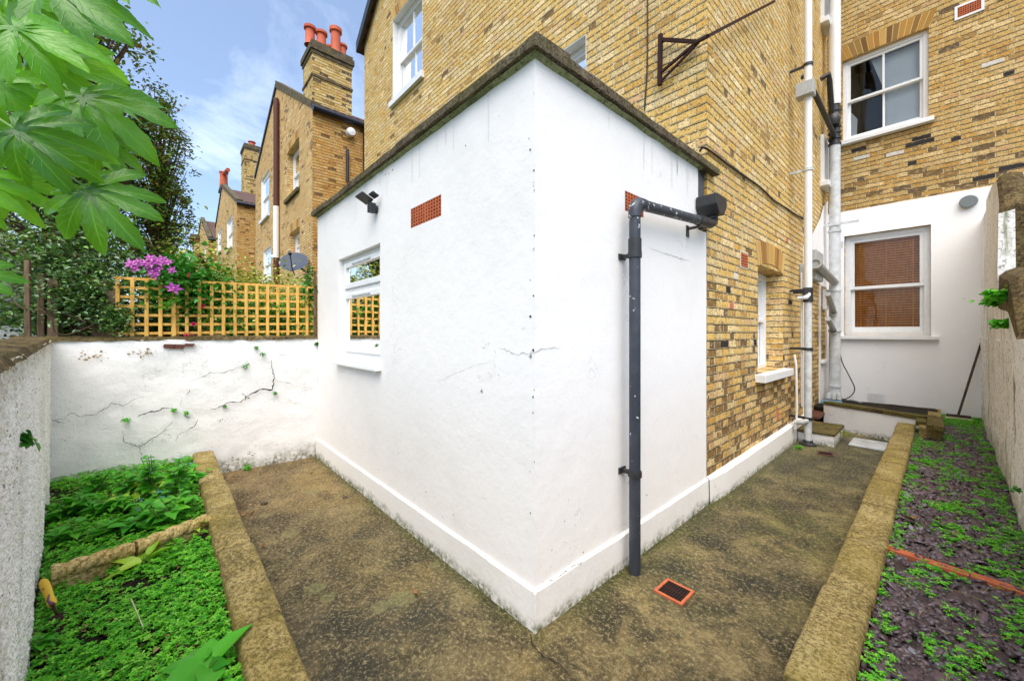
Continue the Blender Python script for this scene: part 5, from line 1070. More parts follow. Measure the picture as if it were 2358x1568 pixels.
h3 = terrace('middle terraced house with plum tiled roof and a square brick chimney', C3.x, Y3, C3.z, A3_.x, A3_.z, L3_.x, L3_.z, [(yw((523, 535), 492, 565, Y3), True, M_wpaint), (yw((501.5, 509), 522, 575, Y3), True, M_wpaint)], M_brick_far2,
    [(cx3-1.5, cx3, ca_.y, cb_.y+.6, C3.z-.5, ctp.z, M_brick_stack, [(cx3-.4, ca_.y+.5+.9*k, .3, .22) for k in range(4)])])
qa, qb = PY(492.5, 434, Y3+.9), PY(511, 434, Y3+.9); mb = MB(); mb.box(qb.x-1.6, qb.x, Y3+.9, Y3+1.3, 0, qb.z); c_ = part(mb, 'chimney', M_brick_red, h3); mb = MB(); mb.box(qb.x-1.75, qb.x+.12, Y3+.78, Y3+1.42, qb.z, qb.z+.25); part(mb, 'chimney_crown', M_coping, c_)
pq = PY(502.5, 434, Y3+1.1); pq.x = qb.x-.7; pq.z = qb.z+.2; pt_ = pq+Vector((0, 0, 1.5)); mb = MB(); hh = pt_.z-pq.z; mb.lathe((pq.x, pq.y, pq.z), (0, 0, 1), [(.34, 0), (.3, hh*.5), (.3, hh*.92), (.36, hh*.95), (.36, hh), (.2, hh)], 14); mb.tube([Vector((pq.x+.3, pq.y, pt_.z-.2)), Vector((pq.x+3.2, pq.y, pq.z+.75))], .16, 8); part(mb, 'chimney_pot', M_pot, c_, smooth=True)
Y4 = 2.6; C4 = PY(479.5, 549.5, Y4); A4_ = PY(463.3, 508, Y4); L4_ = PY(454, 560, Y4)
h4 = terrace('farthest terraced house of the row, small with a tiled roof', C4.x, Y4, C4.z, A4_.x, A4_.z, L4_.x, L4_.z, [((C4.x-3.4, C4.x-2.2, 6.6, 8.6), True, M_wpaint)], M_brick_far2, [])
Y5 = 2.2; C5 = PY(446, 541, Y5); mb = MB(); mb.box(C5.x-1.6, C5.x+1.2, Y5, Y5+1.5, 0, C5.z-.6); h5 = thing('chimney_stack', 'tiny pale chimney stack beyond the farthest terraced house', 'chimney', (C5.x, Y5, 0)); part(mb, 'stack', M_brick_far, h5); mb = MB(); mb.box(C5.x-1.9, C5.x+1.5, Y5-.3, Y5+1.8, C5.z-.6, C5.z-.2); part(mb, 'crown', M_coping, h5)
# main range of the terrace behind the rear wings
mr = thing('terrace_range', 'brick main range of the terrace seen just over the gutter of the near house', 'house', (-20, RY, 0)); zr_ = PY(830, 272, RY).z
mb = MB(); mb.box(-60, HX0-.01, RY+.01, RY+7, 0, 8.2); part(mb, 'rear_wall', M_brick_far2, mr); mb = MB(); mb.prism([(-60, RY-.2, 8.2), (-60, RY+3.6, 11.0), (-60, RY+7.2, 8.2)], (60+HX0-.01, 0, 0)); part(mb, 'roof', M_tile, mr)
# ------------------------------------------------------------------ vegetation
def stuff(o, label, cat=None): return tag(o, label, cat, kind='stuff')
def surf(o): return o
# left bed ground cover
def scatter(n, x0, x1, y0, y1, keep, zf, zr):
    P = []
    while len(P) < n:
        x, y = RNG.uniform(x0, x1), RNG.uniform(y0, y1)
        k = keep(x, y)
        if k and random.random() < k: P.append((x, y, zf(x, y)+RNG.uniform(*zr)))
    return np.array(P)
wy = lambda x: A2.y+(x-A2.x)*(B2.y-A2.y)/(B2.x-A2.x)+.012
def rosettes(name, C, m, nl, sz, spread, up=.8, stem=True):
    """little whorls: nl leaves round each centre"""
    n = len(C); ang = RNG.uniform(0, 6.283, (n, 1))+np.arange(nl)[None]*6.283/nl+RNG.normal(0, .15, (n, nl)); s = (sz*RNG.uniform(.55, 1.25, n))[:, None]
    tilt = RNG.uniform(-.15, .5, (n, nl)); dx, dy, dz = np.cos(ang)*np.cos(tilt), np.sin(ang)*np.cos(tilt), np.sin(tilt)
    T = np.stack([dx, dy, dz], -1); W = np.stack([-np.sin(ang), np.cos(ang), np.zeros_like(ang)], -1); s = s[..., None]
    lean = RNG.normal(0, .25, (n, 1, 3)); B = C[:, None, :]; N = np.cross(T, W)*-1
    V = np.zeros((n, nl, 6, 3)); V[:, :, 0] = B
    V[:, :, 1] = B+T*s*.4+W*s*.22; V[:, :, 2] = B+T*s*.75+W*s*.17; V[:, :, 3] = B+T*s+lean*s*.3-np.array([0, 0, .15])*s; V[:, :, 4] = B+T*s*.75-W*s*.17; V[:, :, 5] = B+T*s*.4-W*s*.22
    V[:, :, (0, 3), 2] -= s*.08
    q = np.array([[0, 1, 2, 3], [0, 3, 4, 5]])[None]+6*np.arange(n*nl)[:, None, None]
    r = np.repeat(np.clip(RNG.uniform(0, 1, n)[:, None]+RNG.normal(0, .08, (n, nl)), 0, 1).ravel(), 6)
    return np_mesh(name, V.reshape(-1, 3), q.reshape(-1, 4), m, r)
def keepL(x, y):
    if y < wy(x) or y > .22: return 0
    v = nz(x*3.1, y*3.1, 4)+.5*nz(x*8, y*8, 1); 
    b = .95 if v > -.32 else .12
    return b
def hL(x, y): return zL(x, y)+.018+.022*(nz(x*5, y*5, 2)+.4)
C = scatter(12500, -5.2, -.6, -1.0, .22, lambda x, y: keepL(x, y)*(1 if x > -3.4 else .6), hL, (-.026, .03))
stuff(rosettes('ground_cover', C, L_ground, 5, .017, 0), 'low bright green ground cover carpeting the left bed', 'plants')
# tangle of darker stems and debris below
P = scatter(2600, -5.2, -.6, -1.0, .22, keepL, lambda x, y: zL(x, y)+.004, (0, .01)); stuff(leaves('leaf_litter', P, .028, L_dead, up=1.4, aspect=.5), 'brown leaf litter on the soil of the left bed', 'leaf litter')
def heart_leaf(mb, uvs, base, d, nrm, L, wr=.8, droop=.25, r=None):
    d = Vector(d).normalized(); nrm = Vector(nrm); nrm = (nrm-d*nrm.dot(d)).normalized(); s = d.cross(nrm); b0 = len(mb.v); st = [(-.06, .02), (-.04, .55), (.12, .92), (.32, 1), (.55, .8), (.78, .42), (.93, .14), (1, 0)]
    for (t, w_) in st:
        w_ *= wr*L/2; c = Vector(base)+d*(t*L)-nrm*(droop*L*t*t)
        for k in (-1, -.5, 0, .5, 1): mb.v.append(c+s*w_*k+nrm*(abs(k)*w_*.35-.06*w_*(1 if abs(k) == .5 else 0))+nrm*(.012*L*math.sin(t*40+k*9)))
    for i in range(len(st)-1):
        for k in range(4): a = b0+i*5+k; mb.f.append([a, a+1, a+6, a+5]); uvs.append(random.random() if r is None else r)
def build_leafmesh(mb, uvs, name, m, par=None):
    o = mb.build(name, m, uvmode=None, smooth=True); u = o.data.uv_layers.new(name='UVMap')
    for p in o.data.polygons:
        for li in p.loop_indices: u.data[li].uv = (uvs[min(p.index, len(uvs)-1)], .5)
    return sub(o, par) if par else o
def herb(name, label, cat, base, n, L, m, h=.12, spread=.08, wr=.75, upl=.6, group=None, flowers=0, stems=4, droop=.35):
    t = thing(name, label, cat, base, group); mb = MB(); uvs = []; sm = MB(); tips = []
    base = Vector(base)
    for s in range(stems):
        a = random.uniform(0, 6.28); tip = base+Vector((math.cos(a)*spread*random.uniform(.2, 1), math.sin(a)*spread*random.uniform(.2, 1), h*random.uniform(.6, 1.05))); mid = base.lerp(tip, .5)+Vector((0, 0, h*.12)); sm.tube([base, mid, tip], [.004, .0035, .0025], 6); tips.append((mid, tip))
    for i in range(n):
        mid, tip = tips[i % stems]; q = random.random()**.7; p = (base.lerp(mid, q*2) if q < .5 else mid.lerp(tip, q*2-1)); a = random.uniform(0, 6.28); e = random.uniform(.0, .75)*upl; r = random.random()
        heart_leaf(mb, uvs, p+Vector((math.cos(a), math.sin(a), .2))*L*.15, (math.cos(a), math.sin(a), e), (random.gauss(0, .25), random.gauss(0, .25), 1), L*random.uniform(.5, 1.15)*(1.15-.5*q), wr, droop, r)
    part(sm, 'stem', M_stem, t, smooth=True); build_leafmesh(mb, uvs, 'foliage', m, t)
    if flowers:
        F = []; 
        for i in range(flowers): mid, tip = random.choice(tips); F.append(tip+Vector((random.gauss(0, .02), random.gauss(0, .02), random.uniform(-.03, .03))))
        C = np.array([tuple(f) for f in F]); o = rosettes('flowers', C, P_blue, 5, .009, 0); sub(o, t)
    return t
# alkanet and broad leaves in the back half of the left bed
def gz(px, py, z=.21): return PZ(px, py, z)
spots = [(355, 1150), (400, 1150), (300, 1150), (250, 1190), (180, 1190), (140, 1200), (330, 1200), (420, 1190), (220, 1140), (280, 1230), (380, 1215), (150, 1250), (440, 1120)]
for i, (x, y) in enumerate(spots):
    b = gz(x, y, .2); lab = ['bushy blue-flowered alkanet with tall stems, centre back of the leafy bed', 'leafy alkanet close to the end of the sandy kerb', 'broad-leaved green plant left of the tall alkanet', 'low green plant in the middle of the leafy bed', 'green plant beside the pebbledash wall, behind', 'small green plant tucked against the pebbledash wall corner', 'broad-leaved plant just behind the rope edging', 'green plant beside the kerb behind the rope edging', 'dark green seedling by the cracked wall, left', 'drooping broad leaves right behind the rope edging', 'mid-green plant between tall alkanet and rope edging', 'low nettle-leaved plant near the pebbledash wall, in front', 'small green plant where the kerb meets the cracked wall'][i]
    herb('alkanet_plant', lab, 'plant', b, 56 if i < 5 else 40, .095 if i != 9 else .12, L_lush, h=[.36, .33, .2, .13, .15, .13, .16, .16, .18, .11, .17, .12, .13][i], spread=.13, flowers=14 if i in (0, 1, 2, 6) else 0, stems=7, group='alkanet plants in the leafy left bed')
for i, (x, y, L, h) in enumerate(((330, 1140, .10, .16), (395, 1120, .09, .14), (300, 1165, .08, .1))):
    herb('lime_leaved_plant', ['lime-green leafy clump in front of the tall alkanet', 'lime-green leafy clump near the kerb end and cracked wall', 'lime-green leafy clump toward the pebbledash wall'][i], 'plant', gz(x, y, .2), 30, L, L_lime, h=h, spread=.12, stems=6, group='lime-green clumps')
herb('plantain_plant', 'fresh green rosette leaning on the sandy kerb beside the rope edging', 'plant', gz(450, 1222, .21), 14, .13, L_lime, h=.07, spread=.05, wr=.42, upl=1.3, stems=3)
herb('plantain_plant', 'long-leaved green rosette straddling the joint of the rope edging', 'plant', gz(332, 1300, .21), 8, .15, L_lime, h=.05, spread=.03, wr=.36, upl=1.2, stems=3)
herb('dock_plant', 'large smooth round-leaved plant at the bottom of the photo beside the kerb', 'plant', gz(468, 1560, .22), 9, .17, L_lush, h=.06, spread=.06, wr=.75, upl=1.0, stems=3, droop=.3)
herb('dock_plant', 'small broad-leaved plant under the pebbledash wall at the bottom left', 'plant', gz(95, 1500, .22), 12, .07, L_lush, h=.05, spread=.05, stems=3)
# straws and a bare twig
mb = MB(); a = PZ(302, 1378, .26); b = PZ(330, 1444, .24); mb.tube([a, b], .0022, 5); tag(mb.build('straw', M_bristle), 'pale dry straw lying on the green ground cover', 'straw')
# slate chips
def keepR(x, y): return 1 if (x > -.2 and x < A3.x+(y-A3.y)*(B3.x-A3.x)/(B3.y-A3.y)-.0) else 0
def chips(n):
    P = scatter(n, -.195, .42, .4, 8.2, lambda x, y: keepR(x, y)*(1.0 if y < 3.5 else .62), zR, (.002, .014)); n = len(P)
    K = 6; a = RNG.uniform(0, 6.28, (n, 1))+np.arange(K)[None]*6.283/K+RNG.normal(0, .2, (n, K)); s = RNG.lognormal(math.log(.0185), .38, n); asp = RNG.uniform(.45, .9, n); yaw = RNG.uniform(0, 6.28, n)
    rr = s[:, None]*RNG.uniform(.75, 1.1, (n, K)); x = np.cos(a)*rr; y = np.sin(a)*rr*asp[:, None]; cx, sn = np.cos(yaw)[:, None], np.sin(yaw)[:, None]; X_, Y_ = x*cx-y*sn, x*sn+y*cx
    tx, ty = RNG.normal(0, .32, (n, 1)), RNG.normal(0, .32, (n, 1)); Z_ = X_*tx+Y_*ty; th = .0045
    V = np.zeros((n, 2*K, 3)); V[:, :K, 0] = P[:, :1]+X_*.9; V[:, :K, 1] = P[:, 1:2]+Y_*.9; V[:, :K, 2] = P[:, 2:]+Z_+th; V[:, K:, 0] = P[:, :1]+X_; V[:, K:, 1] = P[:, 1:2]+Y_; V[:, K:, 2] = P[:, 2:]+Z_-th
    T = [[0, i, i+1] for i in range(1, K-1)]
    for i in range(K): j = (i+1) % K; T += [[i, K+i, K+j], [i, K+j, j]]
    T = np.array(T)[None]+2*K*np.arange(n)[:, None, None]; return np_mesh('slate_chips', V.reshape(-1, 3), T.reshape(-1, 3), M_slate, np.repeat(RNG.uniform(0, 1, n), 2*K))
stuff(chips(11000), 'plum and grey slate chippings covering the right-hand bed', 'slate chippings')
def keepG(x, y):
    if not keepR(x, y): return 0
    v = nz(x*6, y*4.2, 8)+.55*nz(x*17, y*15, 5)+(.22 if x < -.13 else 0)+(.16 if x > .27 else 0)
    if y > 7.9: return .9
    return .85 if v > .17 else (.16 if v > .0 else .02)
C = scatter(8600, -.195, .42, .4, 8.9, keepG, lambda x, y: zR(x, y)+.012, (.0, .02)); stuff(rosettes('ground_cover', C, L_ground, 5, .0135, 0), 'patchy bright green ground cover creeping over the slate bed', 'plants')
P = scatter(500, -.19, .42, .5, 7, keepR, lambda x, y: zR(x, y)+.014, (0, .012)); 
mb = MB()
for p in P[:260]:
    a = random.uniform(0, 6.28); l = random.uniform(.03, .11); p = Vector(p); q = p+Vector((math.cos(a)*l, math.sin(a)*l, random.uniform(-.003, .008))); m_ = p.lerp(q, .5)+Vector((random.gauss(0, .006), random.gauss(0, .006), .004)); mb.tube([p, m_, q], .0009, 4)
stuff(mb.build('dry_stalks', simple('straw_stalk', srgb(168, 140, 92), .8)), 'thin dry brown stalks strewn over the slate bed', 'stalks')
# weeds
def weed(p, r, label, m=L_ground, n=60, sz=.018, name='wall_weed', up=.6, dirs=None, cat='weed'):
    p = Vector(p); P = np.array([tuple(p+Vector((random.gauss(0, r), random.gauss(0, r*.5), random.gauss(0, r*.45)))) for _ in range(n)]); P[:, 0] += 0
    o = leaves(name, P, sz, m, up=up, dirs=dirs, aspect=.8); return tag(o, label, cat)
for (x, y, r, lab) in ((605, 815, .022, 'green weed sprouting high in the vertical wall crack near the extension'), (565, 843, .03, 'flat green weed in the upper crack of the white wall'), (400, 943, .018, 'green weed at the right end of the short dark crack'), (428, 950, .014, 'smaller green weed just right of the short crack'), (291, 965, .025, 'green weed left of the short dark crack in the old wall'), (517, 935, .01, 'tiny green weed on the long dark diagonal crack'), (633, 905, .01, 'tiny moss tuft on the vertical part of the crack'), (590, 800, .014, 'small weed directly below the trellis on the white wall')):
    p = onL(x, y)+fL.n*.03
    weed(p, r, lab, L_vine if y < 940 else L_lush, 55, .016, dirs=np.array([[fL.n.x*1.2, fL.n.y*1.2, 0]]))
pd = Vector((0, 0, EYE)); d = ray(40, 1016); t = (fD.o-pd).dot(fD.n)/d.dot(fD.n); weed(pd+d*t+fD.n*.02, .014, 'green weed growing out of the pebbledashed wall', L_vine, 30, .03, dirs=np.array([[0, 2.5, 0]]))
for i, (x, y, r) in enumerate(((2305, 680, .05), (2290, 695, .035), (2310, 745, .025))):
    weed(PX(x, y, .36), r, ['leafy weed growing from the top of the low boundary wall', 'pale weed spilling over the face of the boundary wall', 'small weed below the leafy one on the boundary wall'][i], L_lush, 170, .042)
weed(PX(2355, 1130, .33)+Vector((-.01, 0, 0)), .014, 'small green weed on the stained boundary wall at the right edge', L_vine, 22, .02)
for i, (x, y, r, n_) in enumerate(((570, 1078, .04, 70), (787, 1070, .03, 60), (770, 1062, .025, 40), (1838, 1030, .03, 60))): weed(PZ(x, y, .02), r*.8, ['green weed at the foot of the cracked wall beside the kerb', 'green weed where the patio meets the extension plinth', 'tuft of weed close to the inner corner of the patio', 'green weed at the base of the white rainwater pipe'][i], L_lush, n_+30, .019)
weed(PX(1937, 1000, -.89)+Vector((.02, .1, 0)), .045, 'yellow-green weed on the side of the concrete step', L_yel, 90, .022)
weed(Vector((EX0+.01, EY-.01, 1.36)), .011, 'moss tuft where the garden wall meets the extension', L_vine, 90, .022)
# dead leaves on the patio
first = None
def z3(x, y): return ((x/2.24)/1.1874, (1162+y/2.24)/1.1874)
DL = [(1410, 345), (1430, 320), (1560, 305), (1605, 308), (1715, 355), (1760, 372), (1915, 268), (1910, 300), (2045, 425), (1455, 470), (1540, 490), (1485, 505), (1540, 548), (1495, 555), (1615, 745), (1385, 318), (1490, 428)]
def dead(loc, s, label, group):
    mb = MB(); uvs = []; r = random.random()
    for k in range(3 if s > .03 else 2): a = k*1.2+random.random(); heart_leaf(mb, uvs, (0, 0, .004), (math.cos(a), math.sin(a), .25), (random.gauss(0, .4), random.gauss(0, .4), 1), s*random.uniform(.7, 1.1), .6, -.35, r)
    o = build_leafmesh(mb, uvs, 'dead_leaf', L_dead); o.location = loc; o.rotation_euler = (0, 0, random.uniform(0, 6)); return tag(o, label, 'leaf', group)
for x, y in DL: dead(PZ(*z3(x, y), .008), random.uniform(.022, .034), 'small curled brown dead leaf lying on the patio between kerb and extension', 'dead leaves on the patio')
dead(PZ(960, 1368, .008), .04, 'pale curled dead leaf alone on the patio beside the extension plinth', None)
o = dead(PZ(2090, 1195, .25), .06, 'orange-brown dead leaf lying on the slate bed near the kerb', None)
for (x, y, lab) in ((2118, 447, 'small dark round stone disc on the patio near the plinth'), (1618, 482, 'small dark pebble on the brown patio near the kerb')):
    c = PZ(*z3(x, y), .0); mb = MB(); mb.lathe(c+Vector((0, 0, .003)), (0, 0, 1), [(.028, 0), (.028, .008), (.02, .012), (0, .013)], 12); tag(mb.build('pebble', M_coping, smooth=True), lab, 'stone')
# ------------------------------------------------------------------ shrubs and trees behind the wall
def blob_points(n, c, rad, shell=.55, cl=60, cs=.12, gap=True):
    c = np.array(c); rad = np.array(rad); K = RNG.normal(0, 1, (cl, 3)); K /= np.linalg.norm(K, axis=1)[:, None]; K *= RNG.uniform(shell, 1, (cl, 1)); K = c+K*rad
    idx = RNG.integers(0, cl, n); w_ = RNG.uniform(.5, 1.4, cl)[idx][:, None]
    return K[idx]+RNG.normal(0, 1, (n, 3))*cs*w_, K
def shrub(name, label, cat, base, c, rad, n, sz, m, cl=60, cs=.12, trunk=None, shell=.45, group=None, twigs=30, tr=.05, aspect=.55, floor=None, ymax=None):
    t = thing(name, label, cat, base, group); P, K = blob_points(n, c, rad, shell, cl, cs)
    if floor is not None: P = P[P[:, 2] > floor]
    if ymax is not None: P = P[P[:, 1] < ymax]
    # keep foliage behind the wall line
    o = leaves('foliage', P, sz, m, up=.5, aspect=aspect); sub(o, t)
    mb = MB(); b = Vector(base); c = Vector(c)
    top = Vector((c.x, c.y, c.z+rad[2]*.35)); mid = b.lerp(top, .5)+Vector((random.gauss(0, .05), random.gauss(0, .05), 0)); mb.tube([b, mid, top], [tr, tr*.7, tr*.25], 10)
    for k in K[:twigs]:
        k = Vector(k); s = b.lerp(top, max(.15, min(.9, (k.z-b.z)/max(.1, top.z-b.z)*.75))); q = s.lerp(k, .5)+Vector((0, 0, .05)); mb.tube([s, q, k], [tr*.3, tr*.18, tr*.07], 5)
    part(mb, 'trunk', M_bark, t, smooth=True); return t
shrub('tree', 'tall dark small-leaved tree filling the sky at the upper left', 'tree', (-6.7, -.85, 0), (-6.6, -.75, 3.65), (.75, .85, 2.35), 23000, .05, L_dark, cl=620, cs=.075, shell=.25, twigs=420, tr=.09)
shrub('tree', 'ragged leafy side crown of the dark tree against the blue sky', 'tree', (-6.9, .05, 0), (-6.8, -.05, 3.2), (.4, .38, 1.6), 9000, .042, L_dark, cl=230, cs=.06, shell=.3, twigs=200, tr=.04)
shrub('holly_bush', 'dense glossy dark bush over the old fence posts behind the wall', 'bush', (-5.75, -.55, 0), (-5.72, -.62, 1.75), (.30, .60, .98), 13000, .045, L_bush, cl=150, cs=.11, shell=.2, twigs=40, tr=.04)
shrub('holly_bush', 'dark bush behind the left end of the yellow trellis', 'bush', (-6.0, .15, 0), (-6.0, .05, 1.4), (.30, .34, .98), 7500, .05, L_bush, cl=90, cs=.12, shell=.2, twigs=20, tr=.04)
shrub('holly_bush', 'dark leathery bush hanging in front of the grey posts on the wall', 'bush', (-5.5, -.62, 0), (-5.27, -.52, 1.82), (.10, .27, .36), 2300, .036, L_bush, cl=70, cs=.055, shell=.1, twigs=50, tr=.012)
shrub('holly_bush', 'sprig of dark glossy leaves between the old posts and the trellis', 'bush', (-5.45, -.3, 0), (-5.20, -.33, 1.66), (.07, .12, .18), 700, .034, L_bush, cl=26, cs=.05, shell=.1, twigs=20, tr=.008)
shrub('tree', 'yellow-green tree at the far left edge beyond the white fence', 'tree', (-12, -4.4, 0), (-12, -4.0, 3.4), (1.6, 1.6, 1.3), 6000, .13, L_yel, cl=80, cs=.3, shell=.4, twigs=20, tr=.12)
shrub('shrub', 'silvery green shrub above the white slatted fence at the left', 'bush', (-7.9, -1.9, 0), (-7.8, -1.75, 2.45), (.5, .65, .42), 4200, .055, L_silver, cl=50, cs=.13, shell=.3, twigs=20, tr=.05)
for i, (y, x, zc_, rz, nn) in enumerate(((.30, -6.5, 1.5, 1.22, 11000), (.95, -6.6, 1.45, 1.16, 11000), (1.6, -6.7, 1.35, 1.02, 11000), (2.3, -6.8, 1.2, .95, 8000))):
    shrub('hedge_shrub', ['variegated yellow-green hedge shrub beside the purple clematis', 'variegated hedge shrub at the middle of the yellow trellis', 'variegated hedge shrub below the satellite dish', 'variegated hedge shrub next to the white extension corner'][i], 'hedge', (x, y, 0), (x, y, zc_), (.55, .48, rz), nn, .05, L_var, cl=130, cs=.13, shell=.3, twigs=15, tr=.03, group='hedge shrubs behind the trellis')
shrub('climbing_vine', 'fresh green clematis vine scrambling over the left end of the trellis', 'climber', (-5.5, .2, .2), (-5.30, .16, 1.98), (.16, .40, .28), 2600, .05, L_vine, cl=54, cs=.08, shell=.2, twigs=26, tr=.012, aspect=.8)
shrub('climbing_vine', 'thin green tendrils climbing the trellis beside the extension', 'climber', (-5.16, 1.34, 1.3), (-5.15, 1.33, 1.95), (.04, .05, .34), 330, .038, L_vine, cl=14, cs=.04, shell=.3, twigs=10, tr=.005, aspect=.8)
shrub('climbing_rose', 'rose with scattered pink blooms woven through the yellow trellis', 'rose', (-5.42, .75, .2), (-5.30, .75, 1.66), (.12, .72, .28), 1500, .036, L_vine, cl=60, cs=.05, shell=.3, twigs=30, tr=.008, aspect=.8)
rose = [o for o in bpy.data.objects if o.name == 'climbing_rose'][0]; vine = [o for o in bpy.data.objects if o.name == 'climbing_vine'][0]
def bloom(c, s, m, npet, par, flat, face=(1, -.1, .35)):
    mb = MB(); uvs = []; f = Vector(face).normalized(); u = f.orthogonal().normalized(); v = f.cross(u); r = random.random()
    if flat:
        for k in range(npet): a = 6.283*k/npet+random.gauss(0, .08); d = u*math.cos(a)+v*math.sin(a)+f*random.uniform(-.1, .25); heart_leaf(mb, uvs, c, d, f, s*random.uniform(.85, 1.1), .5, .12, min(1, max(0, r+random.gauss(0, .2))))
        b0 = len(mb.f); mb.lathe(c, f, [(0, .014), (.01, .01), (.012, 0)], 8); uvs += [.5]*(len(mb.f)-b0)
    else:
        for lay in range(3):
            for k in range(5): a = 6.283*k/5+lay*.6; d = (u*math.cos(a)+v*math.sin(a))*(1-.3*lay)+f*(.4+.5*lay); heart_leaf(mb, uvs, c, d, f-d*.4, s*(1-.22*lay), 1.1, -.35, min(1, max(0, r+random.gauss(0, .2))))
    return build_leafmesh(mb, uvs, 'flower', m, par)
for x, y, s in ((310, 618, .05), (345, 594, .05), (395, 622, .045), (300, 607, .052), (318, 603, .045), (333, 606, .05), (348, 606, .06), (363, 602, .066), (352, 625, .062), (366, 618, .05), (357, 632, .06), (385, 604, .05), (400, 664, .075), (338, 612, .04), (372, 598, .055)):
    bloom(PX(x, y, -5.0), s, P_pur, 6, vine, True, (1, -.2+random.gauss(0, .25), .4+random.gauss(0, .3)))
for x, y, s in ((438, 637, .04), (465, 706, .034), (430, 772, .034), (442, 776, .032), (446, 747, .03), (517, 768, .032), (614, 690, .02), (545, 720, .02)): bloom(PX(x, y, -5.2 if y > 650 else -5.15), s, P_pink, 5, rose, False)
herb('clover_vine_cluster', 'bright green leaf cluster hanging on the trellis under the clematis flower', 'climber', PX(385, 715, -5.02), 34, .05, L_lush, h=.12, spread=.11, stems=5)
herb('leafy_shoot', 'lone leafy shoot poking through the right half of the trellis', 'climber', PX(648, 720, -5.05), 16, .045, L_lush, h=.12, spread=.07, stems=3)
# red cordyline
cb = PX(474, 612, -10.5); ct_ = thing('cordyline', 'spiky red-brown cordyline above the hedge in front of the terrace', 'palm', (cb.x, cb.y, 0)); mb = MB(); mb.tube([(cb.x, cb.y, 0), (cb.x, cb.y, cb.z)], .05, 8); part(mb, 'trunk', M_bark, ct_, smooth=True)
mb = MB(); uvs = []
for k in range(70):
    a = random.uniform(0, 6.28); e = random.uniform(-.1, 1.2); d = Vector((math.cos(a)*math.cos(e), math.sin(a)*math.cos(e), math.sin(e))); heart_leaf(mb, uvs, (cb.x, cb.y, cb.z), d, (d.cross(Vector((0, 0, 1))).cross(d)), random.uniform(.28, .46), .09, .2)
build_leafmesh(mb, uvs, 'foliage', L_red, ct_)
# bare twigs trailing on the wall
cable('bramble_stem', [onL(80, 705)+fL.n*-.05, onL(120, 735)+fL.n*.02, onL(130, 765)+fL.n*.03, onL(160, 770)+fL.n*.03, onL(215, 748)], .006, 'bare brown bramble stem trailing over the old posts', M_bark, 'stem')
cable('bramble_stem', [onL(20, 690)+fL.n*-.1, onL(60, 712)+fL.n*.02, onL(140, 720), onL(200, 742)+fL.n*.02], .005, 'thin bramble stem crossing in front of the white fence', M_bark, 'stem')
# ------------------------------------------------------------------ fatsia in the foreground
fat = thing('fatsia_plant', 'big palmate bright green leaves hanging in from the upper left', 'plant', (-2.9, -1.15, 0))
def fatsia_leaf(A, D, N, S, droop=.3, nl=9, spread=125, width=.145, cup=.15):
    D = Vector(D).normalized(); N = Vector(N); N = (N-D*N.dot(D)).normalized(); W = D.cross(N); mb = MB(); uvs = []; st = 13; A = Vector(A); edges = []
    def put(p, uv_): mb.v.append(p); uvs.append(uv_)
    prof = [(0, .2), (.12, .42), (.25, .58), (.36, .68), (.46, .80), (.56, .94), (.66, 1.02), (.75, .98), (.83, .84), (.90, .6), (.95, .36), (.985, .14), (1, 0)]
    for i in range(nl):
        th = R(-spread+2*spread*i/(nl-1))+random.gauss(0, .04); q = abs(th)/R(spread); L = S*(1-.42*q**1.5)*random.uniform(.92, 1.06); wd = S*width*(1-.25*q); dr = droop*random.uniform(.4, 2.0)+.2*q
        dv = D*math.cos(th)+W*math.sin(th); sv = -D*math.sin(th)+W*math.cos(th); tw = random.gauss(0, .5); b0 = len(mb.v); wav = random.uniform(0, 6)
        for k, (t, w_) in enumerate(prof):
            c = A+dv*(L*t*(1-.08*dr*t))-N*(dr*L*t*t)+N*(cup*L*t*(1-t)); ww = wd*w_*(1+(.10 if k % 2 else -.06)*(t > .4)); s2 = (sv+N*tw*t).normalized(); nn_ = N
            for j, kk in enumerate((-1, -.5, 0, .5, 1)):
                put(c+s2*ww*kk+nn_*(abs(kk)*ww*.28)+nn_*(.03*S*t*math.sin(wav+t*9+kk*1.7)*abs(kk)*1.1), (.5+kk*.5, t))
        for k in range(st-1):
            for j in range(4): a = b0+k*5+j; mb.f.append([a, a+1, a+6, a+5])
        edges.append(b0)
    for a, b in zip(edges[:-1], edges[1:]):        # web between neighbouring lobes
        for k in range(4): mb.f.append([a+k*5+4, b+k*5, b+(k+1)*5, a+(k+1)*5+4])
        c = len(mb.v); put((mb.v[a+4*5+4]+mb.v[b+4*5])/2*.6+mb.v[a+3*5+4]*.2+mb.v[b+3*5]*.2, (.2, .4)); mb.f.append([a+4*5+4, b+4*5, c]) if False else None
    o = mb.build('leaf', M_fatsia, uvmode=None, smooth=True); u = o.data.uv_layers.new(name='UVMap')
    for p in o.data.polygons:
        for li in p.loop_indices: u.data[li].uv = uvs[o.data.loops[li].vertex_index]
    return sub(o, fat)
camR, camU, camF = Vector((ca, sa, 0)), Vector((0, 0, 1)), Vector((-sa, ca, 0))
crown = PD(-330, 180, 1.5)
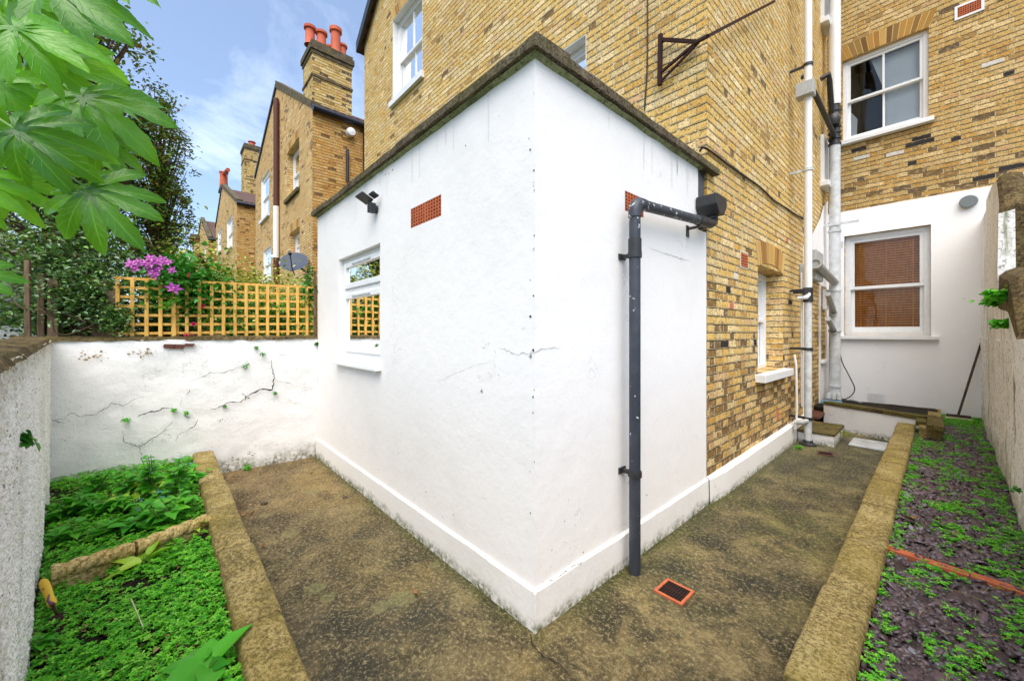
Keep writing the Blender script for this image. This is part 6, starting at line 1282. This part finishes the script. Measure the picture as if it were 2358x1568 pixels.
def fl_at(px, py, dep, ang, S, tilt=(0, 0), droop=.3, nl=9, spread=125, width=.145):
    """attach pixel and depth; ang = tip direction on screen (deg, 0 = right, -90 = down); S = length of the middle lobe in metres"""
    a = R(ang); A = PD(px, py, dep); D = camR*math.cos(a)+camU*math.sin(a)+camF*tilt[0]; N = (-camF*.9+camU*.55)+camR*tilt[1]
    fatsia_leaf(A, D, N, S, droop, nl, spread, width)
    mb = MB(); c = A+(crown-A)*.5+Vector((0, 0, .06)); mb.tube([A+N.normalized()*-.004, A.lerp(c, .5)+Vector((0, 0, .02)), c, crown], [.0035, .0045, .005, .006], 8); part(mb, 'petiole', M_stem, fat, smooth=True)
def mpx(px, dep): return px*dep/888
for (px, py, dep, ang, S, tl, dr) in (
    (218, 449, 1.25, -50, 175, (.15, .1), .2), (50, 312, 1.15, -30, 190, (.25, -.3), .3), (205, 235, 1.35, -34, 195, (.1, .3), .25), (50, 65, 1.05, -25, 185, (.2, .3), .25), (125, -40, 1.2, -28, 215, (.1, .1), .25),
    (250, -60, 1.3, -15, 130, (.1, .1), .2), (110, 130, 1.5, -45, 165, (.3, -.5), .4), (10, 190, 1.3, -65, 160, (.3, .5), .4), (-60, 420, 1.1, -38, 130, (.3, 0), .4), (-75, 640, 1.1, -25, 110, (.1, 0), .4), (-60, -20, 1.3, -35, 220, (.3, 0), .3),
    (150, 290, 1.6, -70, 150, (.4, .6), .5), (110, 355, 1.45, -55, 130, (.5, -.6), .5), (240, 330, 1.4, -60, 110, (.1, .5), .5), (150, 200, 1.7, -20, 180, (.6, -.3), .3), (20, 420, 1.5, -75, 120, (.2, .3), .5), (80, -10, 1.6, -50, 200, (.4, -.4), .4)):
    fl_at(px-12, py-(12 if py > 200 else 0), dep, ang, mpx(S*.88, dep), tl, dr)
mb = MB(); mb.tube([(crown.x-.05, crown.y-.25, 0), (crown.x-.03, crown.y-.2, .9), tuple(crown)], [.022, .02, .014], 10); part(mb, 'stem', M_bark, fat, smooth=True)
